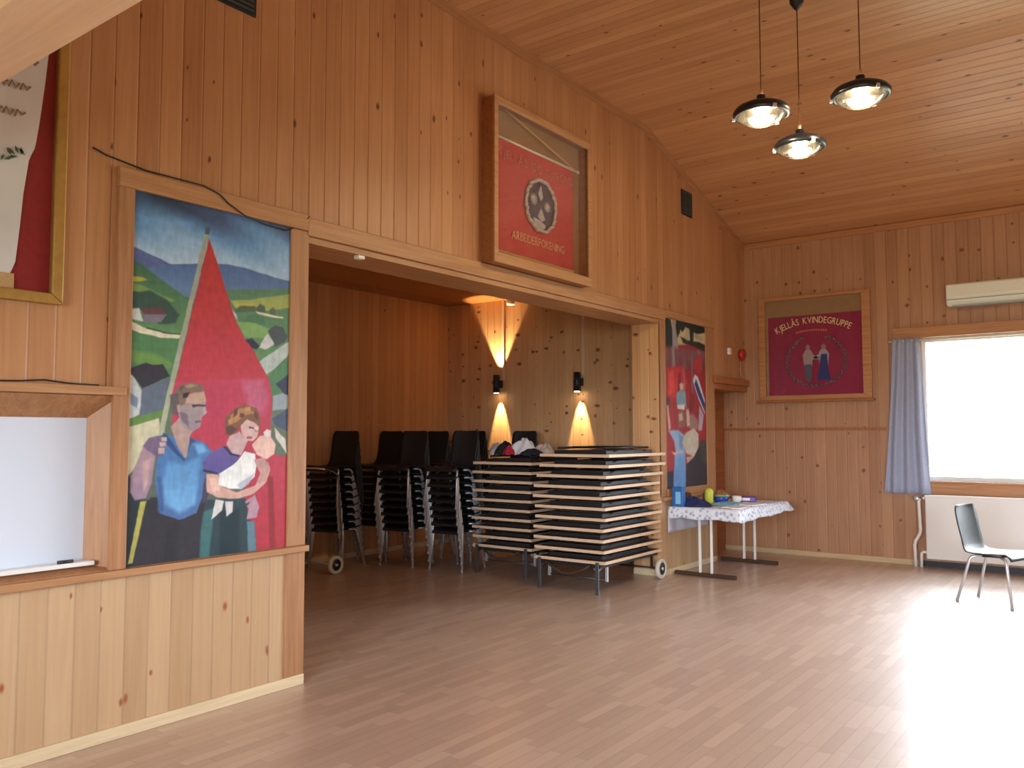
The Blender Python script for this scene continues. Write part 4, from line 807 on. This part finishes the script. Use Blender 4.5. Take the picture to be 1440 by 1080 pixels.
# ------------------------------------------------------------------ chairs
def bake_shell():
    prof = [(.235, .405), (.225, .432), (.19, .445), (.10, .440), (.0, .432), (-.09, .430), (-.15, .438), (-.185, .462), (-.205, .505), (-.222, .56), (-.238, .63), (-.252, .70), (-.264, .77), (-.272, .815), (-.276, .845), (-.277, .855)]
    wid = [.20, .215, .22, .222, .22, .215, .205, .195, .185, .18, .182, .186, .186, .18, .165, .14]
    n = len(prof); m = 13
    vs = []
    for side in (0, 1):
        for i, ((x, z), w_) in enumerate(zip(prof, wid)):
            x2, z2 = prof[min(i+1, n-1)]; x1, z1 = prof[max(i-1, 0)]; nx, nz = -(z2-z1), (x2-x1); L = math.hypot(nx, nz); nx, nz = -nx/L, -nz/L
            back = min(1, max(0, (z-.46)/.1))
            for j in range(m):
                t = -1+2*j/(m-1); y = t*w_; dish = (t*t)*(.022*(1-back)*(1 if i > 1 else .2)+.030*back)
                o = side*.009
                vs.append((x+nx*(dish-o*1) if back else x-nx*o, y, z+nz*(dish-o) if back == 0 else z+nz*(dish-o)))
    fs = []
    K = n*m
    for i in range(n-1):
        for j in range(m-1):
            a = i*m+j; fs += [(a, a+1, a+m+1, a+m), (K+a+m, K+a+m+1, K+a+1, K+a)]
    ring = [j for j in range(m)]+[i*m+m-1 for i in range(1, n)]+[(n-1)*m+j for j in range(m-2, -1, -1)]+[i*m for i in range(n-2, 0, -1)]
    for k in range(len(ring)):
        a, b = ring[k], ring[(k+1) % len(ring)]; fs.append((b, a, K+a, K+b))
    return vs, fs
SV, SF = bake_shell()
def make_chair(label):
    t = thing('stacking_chair', label, 'chair')
    MB().add(SV, SF, True).build('seat_shell', M['black'], t)
    for s in (-1, 1):
        l1 = MB().tube([(.10, s*.10, .422), (.15, s*.17, .420), (.178, s*.196, .412), (.19, s*.203, .39), (.235, s*.225, .012)], .013, 8).build('leg', M['chrome'], t)
        MB().lathe([(.0, 0), (.015, 0), (.014, .03), (0, .03)], (.235, s*.225, 0), 8).build('foot', M['greyfoot'], l1)
        l2 = MB().tube([(-.06, s*.10, .415), (-.11, s*.13, .415), (-.13, s*.145, .406), (-.145, s*.152, .385), (-.245, s*.19, .012)], .013, 8).build('leg', M['chrome'], t)
        MB().lathe([(.0, 0), (.015, 0), (.014, .03), (0, .03)], (-.245, s*.19, 0), 8).build('foot', M['greyfoot'], l2)
    MB().tube([(.10, -.10, .422), (.02, -.10, .42), (-.06, -.10, .415), (-.06, .10, .415), (.10, .10, .422), (.10, -.09, .422)], .009, 6).build('under_frame', M['darksteel'], t)
    return t
c0 = make_chair('single dark chair standing on the sunlit floor beside the radiator')
c0.location = (8.62, 1.10, 0); c0.rotation_euler = (0, 0, math.radians(-108))
PITCH = .0865
def chair_stack(x, y, rz, n, what, z=0.):
    for k in range(n):
        fwd = -.0 + .014*k; a = math.radians(rz)
        lab = 'black chair, %s in the stack %s' % (ORD[n-1-k], what)
        c = dup(c0, (x+math.cos(a)*fwd+random.uniform(-.003, .003), y+math.sin(a)*fwd+random.uniform(-.003, .003), z+k*PITCH), a+random.uniform(-.006, .006), lab)
        c['group'] = 'stacked black chairs in the alcove'
chair_stack(6.60, 7.47, 193, 9, 'on the wheeled chair cart')
chair_stack(7.16, 6.90, 190, 9, 'standing next to the chair cart')
chair_stack(7.27, 6.22, 184, 9, 'next to the folding tables')
chair_stack(7.36, 7.50, 186, 9, 'against the alcove back wall')
chair_stack(7.88, 7.20, 183, 9, 'in the second row near the corner')
chair_stack(7.98, 6.68, 183, 9, 'in the second row beside the tables')
chair_stack(8.42, 6.22, 182, 9, 'by the side wall behind clothes')

# chair cart
ct = thing('chair_cart', 'chrome wheeled chair cart under the stack at the alcove edge', 'cart', (6.2, 7.3, 0))
w = MB(); w.tube([(-.02, -.28, .10), (-.02, .42, .10)], .010, 8); w.build('axle', M['chrome'], ct)
def wheel(parent, x, y, r, along):
    p = [(r*.62, -.018), (r*.96, -.018), (r, -.01), (r, .01), (r*.96, .018), (r*.62, .018)]
    o = MB().lathe(p, (x, y, r), 28, along, closed=True).build('wheel', M['rubber'], parent)
    MB().lathe([(.0, -.014), (r*.64, -.014), (r*.64, .014), (0, .014)], (x, y, r), 24, along).build('hub', M['dkrubber'], o)
    MB().lathe([(.0, -.024), (r*.16, -.024), (r*.16, .024), (0, .024)], (x, y, r), 12, along).build('hub_cap', M['chrome'], o)
wheel(ct, -.02, -.27, .10, 1); wheel(ct, -.02, .40, .10, 1)
for y in (-.225, .36):
    MB().tube([(-.02, y-.02, .11), (.10, y+.02, .26), (.10, y, .36), (.06, y, .8), (.045, y, 1.06), (.0, y+.04, 1.10), (-.06, y+.1, 1.125)], .011, 8).build('side_rail', M['steel'], ct)
w = MB(); w.tube([(-.06, -.125, 1.125), (-.09, -.02, 1.135), (-.09, .3, 1.135), (-.06, .46, 1.125)], .011, 8); w.build('handle', M['chrome'], ct)

# ------------------------------------------------------------------ folding tables lying upside down in two stacks
def make_table(label):
    t = thing('folding_table', label, 'table')
    MB().box(-.575, .575, -.39, .39, .002, .026).build('tabletop', M['laminate'], t)
    w = MB()
    w.frame(-.585, .585, -.40, .40, (.01,)*4, 0, .028, 2)
    w.build('edge_band', M['edge'], t)
    w = MB()
    w.frame(-.47, .47, -.30, .30, (.02,)*4, .026, .060, 2)
    w.build('apron', M['apron'], t)
    for s in (-1, 1):
        MB().tube([(s*.44, -.27, .085), (s*-.18, -.27, .088), (s*-.205, -.25, .088), (s*-.205, .25, .088), (s*-.18, .27, .088), (s*.44, .27, .085)], .0115, 8).build('leg_frame', M['darksteel'], t)
    for x in (-.3, .3): MB().box(x-.02, x+.02, -.33, .33, .05, .062).build('cross_brace', M['strap'], t)
    return t
T0 = make_table('folding table, topmost of the taller stack by the opening')
def table_stack(cx, cy, z, n, pitch, what, first=None, rz=PI):
    for k in range(n):
        lab = 'upside down folding table, %s of %s' % (ORD[n-1-k], what)
        j = (random.uniform(-.012, .012), random.uniform(-.012, .012)); top = max(0, k-(n-4))
        loc = (cx+j[0]+(.03*min(top, 2) if n > 10 else 0), cy+j[1]-(.012*min(top, 2) if n > 10 else 0), z+k*pitch)
        if first and k == n-1: first.location = loc; first['label'] = lab; first.rotation_euler = (0, 0, 0); c = first
        else: c = dup(T0, loc, random.uniform(-.008, .008), lab)
        c['group'] = 'folding tables stacked upside down'
table_stack(7.42, 4.47, .283, 11, .1, 'the stack at the alcove opening', T0)
table_stack(7.79, 5.57, .277, 10, .1, 'the rear stack under the clothes')
def trolley(cx, cy, label):
    t = thing('table_trolley', label, 'trolley', (cx, cy, 0))
    w = MB()
    for y in (-.33, .33): w.box(-.56, .60, y-.018, y+.018, .242, .276)
    for x in (-.55, .0, .55): w.box(x-.018, x+.018, -.33, .33, .242, .276)
    w.build('frame', M['darksteel'], t)
    for y in (-.33, .33):
        MB().box(-.592, -.578, y-.018, y+.018, 0, .30).box(-.578, -.54, y-.018, y+.018, .225, .242).build('leg', M['steel'], t, bevel=.002)
        MB().box(-.42, -.40, y-.012, y+.012, .10, .242).build('stay', M['chrome'], t)
    MB().tube([(-.41, -.33, .115), (-.41, .33, .115)], .006, 6).build('cross_rod', M['steel'], t)
    MB().tube([(-.585, -.25, .262), (-.59, -.15, .21), (-.592, -.06, .175), (-.592, .06, .172), (-.59, .15, .205), (-.585, .25, .262)], .013, 8).build('strap', M['strap'], t)
    for y in (-.40, .36): wheel(t, .58, y, .105, 1)
    w = MB(); w.tube([(.58, -.42, .105), (.58, .38, .105)], .009, 8); w.box(.57, .59, -.3, -.28, .105, .25); w.box(.57, .59, .28, .30, .105, .25); w.build('axle', M['darksteel'], t)
trolley(7.42, 4.47, 'steel table trolley with pale wheel under the stack nearest the opening')
trolley(7.79, 5.57, 'steel table trolley under the stack topped with clothes')

# clothes heaped on the rear table stack
zt = 1.277
def heap(name, cx, cy, z, rx, ry, h, m, label, cat, seed, tilt=0.):
    rs = random.Random(seed); ph = [rs.uniform(0, 6) for _ in range(6)]
    def fn(u, v):
        a = 2*PI*u; r = v; k = 1+.13*math.sin(3*a+ph[0])+.08*math.sin(5*a+ph[1])
        zz = h*(1-r**2.2)*(1+.14*math.sin(4*a+ph[2]+3*r)+.1*math.sin(9*r+ph[3]+2*a))+.012*math.sin(7*a+ph[4]+6*r)*r
        x = rx*r*k*math.cos(a); y = ry*r*k*math.sin(a)
        return (cx+x, cy+y, z+max(zz, 0)+tilt*(x/rx)*h*.4*(1-r))
    return tag(MB().grid(fn, 49, 14).build(name, m, solid=.006), label, cat)
M['whitecloth'] = mat('white cotton', (222, 224, 232), .85, noise=.06, nscale=8, bump=.5, bscale=14)
M['darkcloth'] = mat('black fabric', (18, 18, 24), .85, bump=.4, bscale=20)
M['greycloth'] = mat('grey cotton', (176, 172, 178), .85, bump=.5, bscale=16)
M['redcloth'] = mat('red cotton', (176, 34, 60), .8, bump=.4, bscale=20)
heap('folded_cloth', 7.60, 5.54, zt, .16, .19, .155, M['whitecloth'], 'big crumpled white cloth on top of the rear table stack', 'cloth', 3)
heap('folded_cloth', 7.52, 5.86, zt, .12, .10, .115, M['greycloth'], 'grey white cloth at the left end of the clothes heap', 'cloth', 5)
heap('jacket', 7.50, 5.73, zt, .14, .12, .125, M['darkcloth'], 'black garment between the white cloths on the heap', 'garment', 8)
heap('scarf', 7.44, 5.63, zt, .09, .065, .085, M['redcloth'], 'red cloth peeping out of the clothes heap', 'cloth', 11)
heap('folded_cloth', 7.66, 5.30, zt, .13, .13, .11, mat('beige cloth', (186, 170, 164), .85, bump=.5, bscale=16), 'beige cloth at the right end of the clothes heap', 'cloth', 13)
heap('bag', 7.42, 5.32, zt, .13, .14, .06, mat('dark blue bag', (20, 22, 44), .8, bump=.3), 'dark flattened bag at the right front of the clothes heap', 'bag', 15)

# ------------------------------------------------------------------ white table with cloth by the far mural
wt = thing('trestle_table', 'table with white steel legs along the wall under the far mural', 'table', (9.0, 3.74, 0))
MB().box(-.71, .73, -.39, .37, .695, .72).build('tabletop', M['laminate'], wt)
for x in (-.61, .62):
    for y in (-.06, .07):
        MB().box(x-.012, x+.012, y-.012, y+.012, .04, .70).build('leg', M['white'], wt, bevel=.003)
    MB().box(x-.022, x+.022, -.33, .36, 0, .04).build('foot_bar', M['strap'], wt, bevel=.006)
def cloth_mat():
    N = NT('white cloth with small blue print'); tc = N.n('ShaderNodeTexCoord'); v = N.n('ShaderNodeTexVoronoi'); v.inputs['Scale'].default_value = 22; N.set(v.inputs['Vector'], tc.outputs['Object'])
    n = N.n('ShaderNodeTexNoise'); n.inputs['Scale'].default_value = 45; N.set(n.inputs['Vector'], tc.outputs['Object'])
    k = N.math('ADD', v.outputs['Distance'], N.math('MULTIPLY', n.outputs['Fac'], .5))
    N.set(N.b.inputs['Base Color'], N.mix(N.rng(k, .42, .74, .75, 0.), lin((222, 230, 244)), lin((120, 138, 176)))); N.b.inputs['Roughness'].default_value = .7
    return N.m
tc_ = thing('tablecloth', 'white patterned cloth draped over the steel legged table', 'tablecloth', (9.0, 3.74, .722))
w = MB()
w.grid(lambda u, v: (-.725+u*1.47, -.405+v*.785, .003), 30, 18)
def hem(p): return .012*math.sin(p*14)+.006*math.sin(p*37)
w.grid(lambda u, v: (-.725-.018*v-.01*v*math.sin(u*22)*min(1, u*6), -.405-.02*v*(1-u)+u*.785, .003-v*(.115+hem(u)*.5)), 30, 6)
w.grid(lambda u, v: (-.725-.018*v*(1-u)+u*1.5+.04*v*u, -.405-(.02+.05*u)*v-.008*v*math.sin(u*30), .003-v*(.125-.03*u+hem(u)*.6)), 40, 6)
w.build('cloth', cloth_mat(), tc_, solid=.003)
tag(MB().grid(lambda u, v: (8.27+u*1.16, 4.118-.006*math.sin(u*25), .718-v*(.27-.0*u)), 40, 8).build('cloth_underlay', mat('plain pale cloth', (206, 212, 232), .8, bump=.2, bscale=20), solid=.003), 'plain pale cloth hanging at the wall side of the table', 'cloth')
zt = .727
heap('folded_fabric', 8.50, 3.93, zt, .16, .2, .085, M['navy'], 'navy blue folded fabric at the left end of the table', 'cloth', 21)
heap('fabric_bundle', 8.56, 4.02, zt, .10, .07, .12, mat('brown scarf', (88, 58, 48), .85, bump=.4), 'small brown bundle behind the navy fabric', 'cloth', 23)
cpx = tag(MB().lathe([(0, 0), (.035, 0), (.045, .02), (.047, .13), (.042, .165), (.02, .18), (0, .18)], (8.78, 3.87, zt), 20).build('jug', mat('yellow green plastic', (196, 200, 70), .45)), 'yellow green plastic jug standing behind the navy fabric', 'jug')
bw = thing('bowl', 'blue bowl with a green rim in the middle of the table', 'bowl', (9.13, 3.88, zt))
MB().lathe([(0, 0), (.06, 0), (.085, .03), (.095, .07), (.09, .07), (.08, .032), (.0, .012)], seg=28).build('body', mat('blue glaze', (46, 74, 170), .3), bw)
MB().lathe([(.092, .066), (.099, .07), (.099, .09), (.092, .094), (.088, .085)], seg=28, closed=True).build('rim', mat('green glaze', (120, 160, 90), .35), bw)
heap('food_bundle', 9.13, 3.88, zt+.075, .085, .085, .06, mat('brown paper', (150, 96, 70), .8, bump=.4), 'brown crumpled bundle lying in the blue bowl', 'bundle', 31)
tag(MB().lathe([(0, 0), (.035, 0), (.05, .035), (.05, .04), (.0, .025)][:3]+[(.052, .075), (.048, .075), (.03, .01), (0, .01)], (9.2, 3.72, zt), 20).build('cup', M['white']), 'white cup right of the blue bowl', 'cup')
tag(MB().lathe([(0, 0), (.025, 0), (.03, .01), (.03, .1), (.012, .12), (.012, .14), (0, .14)], (8.97, 4.0, zt), 16).build('bottle', mat('brown bottle', (120, 74, 54), .4)), 'small brown bottle between jug and blue bowl', 'bottle')
pb = thing('box', 'purple packet with a white label near the far end of the table', 'packet', (9.45, 3.72, zt), .3)
MB().box(-.09, .09, -.12, .12, 0, .055).build('body', mat('purple packet', (96, 62, 170), .4), pb, bevel=.008)
MB().box(-.093, -.089, -.06, .05, .015, .045).build('label', M['white'], pb)
tr = thing('tray', 'pale green tray with papers in front of the blue bowl', 'tray', (8.78, 3.66, zt), .05)
MB().box(-.14, .14, -.11, .11, 0, .008).build('base', mat('pale green plastic', (196, 216, 216), .4), tr)
w = MB()
for q in ((-.14, .14, -.11, -.1), (-.14, .14, .1, .11), (-.14, -.13, -.1, .1), (.13, .14, -.1, .1)): w.box(q[0], q[1], q[2], q[3], 0, .028)
w.build('rim', mat('teal rim', (110, 150, 160), .4), tr)
M['paper'] = mat('white paper', (232, 230, 232), .7)
for k, (x, y, r, sx, sy, lab) in enumerate([(8.62, 3.50, .1, .15, .11, 'white paper sheets at the near end of the table'), (9.02, 3.50, -.15, .16, .12, 'white paper sheets lying right of the tray'), (8.44, 3.42, .35, .06, .05, 'small white card at the near corner of the table')]):
    o = tag(MB().box(-sx, sx, -sy, sy, 0, .008+.002*k).build('paper', M['paper'], bevel=.001), lab, 'paper'); o.location = (x, y, zt); o.rotation_euler = (0, 0, r)
bc = thing('carton', 'blue carton with bright label standing on the table by the mural', 'carton', (8.33, 4.02, zt))
MB().box(-.035, .045, -.06, .06, 0, .21).build('body', mat('blue card', (44, 104, 176), .4), bc, bevel=.004)
MB().box(-.037, -.0345, -.04, .02, .03, .16).build('label', mat('light blue label', (130, 196, 236), .4), bc)

# ------------------------------------------------------------------ daylight, camera, view
wd = bpy.data.worlds.new('overcast sky'); SC.world = wd; wd.use_nodes = True
nt = wd.node_tree; bg = nt.nodes['Background']
tc = nt.nodes.new('ShaderNodeTexCoord'); sp = nt.nodes.new('ShaderNodeSeparateXYZ'); nt.links.new(tc.outputs['Generated'], sp.inputs[0])
cr = nt.nodes.new('ShaderNodeValToRGB'); mr = nt.nodes.new('ShaderNodeMapRange'); mr.inputs['From Min'].default_value = -1; mr.inputs['From Max'].default_value = 1
nt.links.new(sp.outputs[2], mr.inputs['Value']); nt.links.new(mr.outputs['Result'], cr.inputs['Fac'])
cr.color_ramp.elements[0].position = .47; cr.color_ramp.elements[0].color = (.20, .23, .18, 1)
cr.color_ramp.elements[1].position = .53; cr.color_ramp.elements[1].color = (.84, .93, 1.0, 1)
nt.links.new(cr.outputs['Color'], bg.inputs['Color']); bg.inputs['Strength'].default_value = 20.
cam = bpy.data.cameras.new('camera'); co = bpy.data.objects.new('camera', cam); COL.objects.link(co); SC.camera = co
f_, yaw, pit, rol = 1179.214, .6444, .0605, -.0016
cam.sensor_fit = 'HORIZONTAL'; cam.sensor_width = 36; cam.lens = f_/1440*36; cam.clip_start = .05
fw = Vector((math.cos(yaw)*math.cos(pit), math.sin(yaw)*math.cos(pit), math.sin(pit))); r0 = Vector((math.sin(yaw), -math.cos(yaw), 0)); u0 = r0.cross(fw)
r_ = r0*math.cos(rol)+u0*math.sin(rol); u_ = u0*math.cos(rol)-r0*math.sin(rol)
co.matrix_world = Matrix(((r_.x, u_.x, -fw.x, 0), (r_.y, u_.y, -fw.y, 0), (r_.z, u_.z, -fw.z, 1.5), (0, 0, 0, 1)))
vs = SC.view_settings; SC.display_settings.display_device = 'sRGB'; vs.view_transform = 'Standard'; vs.look = 'None'; vs.gamma = 1; vs.use_curve_mapping = False; vs.exposure = 1.02
cy = SC.cycles; cy.use_denoising = True; cy.max_bounces = 10; cy.diffuse_bounces = 6; cy.glossy_bounces = 4; cy.transparent_max_bounces = 12; cy.caustics_reflective = False; cy.caustics_refractive = False; cy.sample_clamp_indirect = 8.
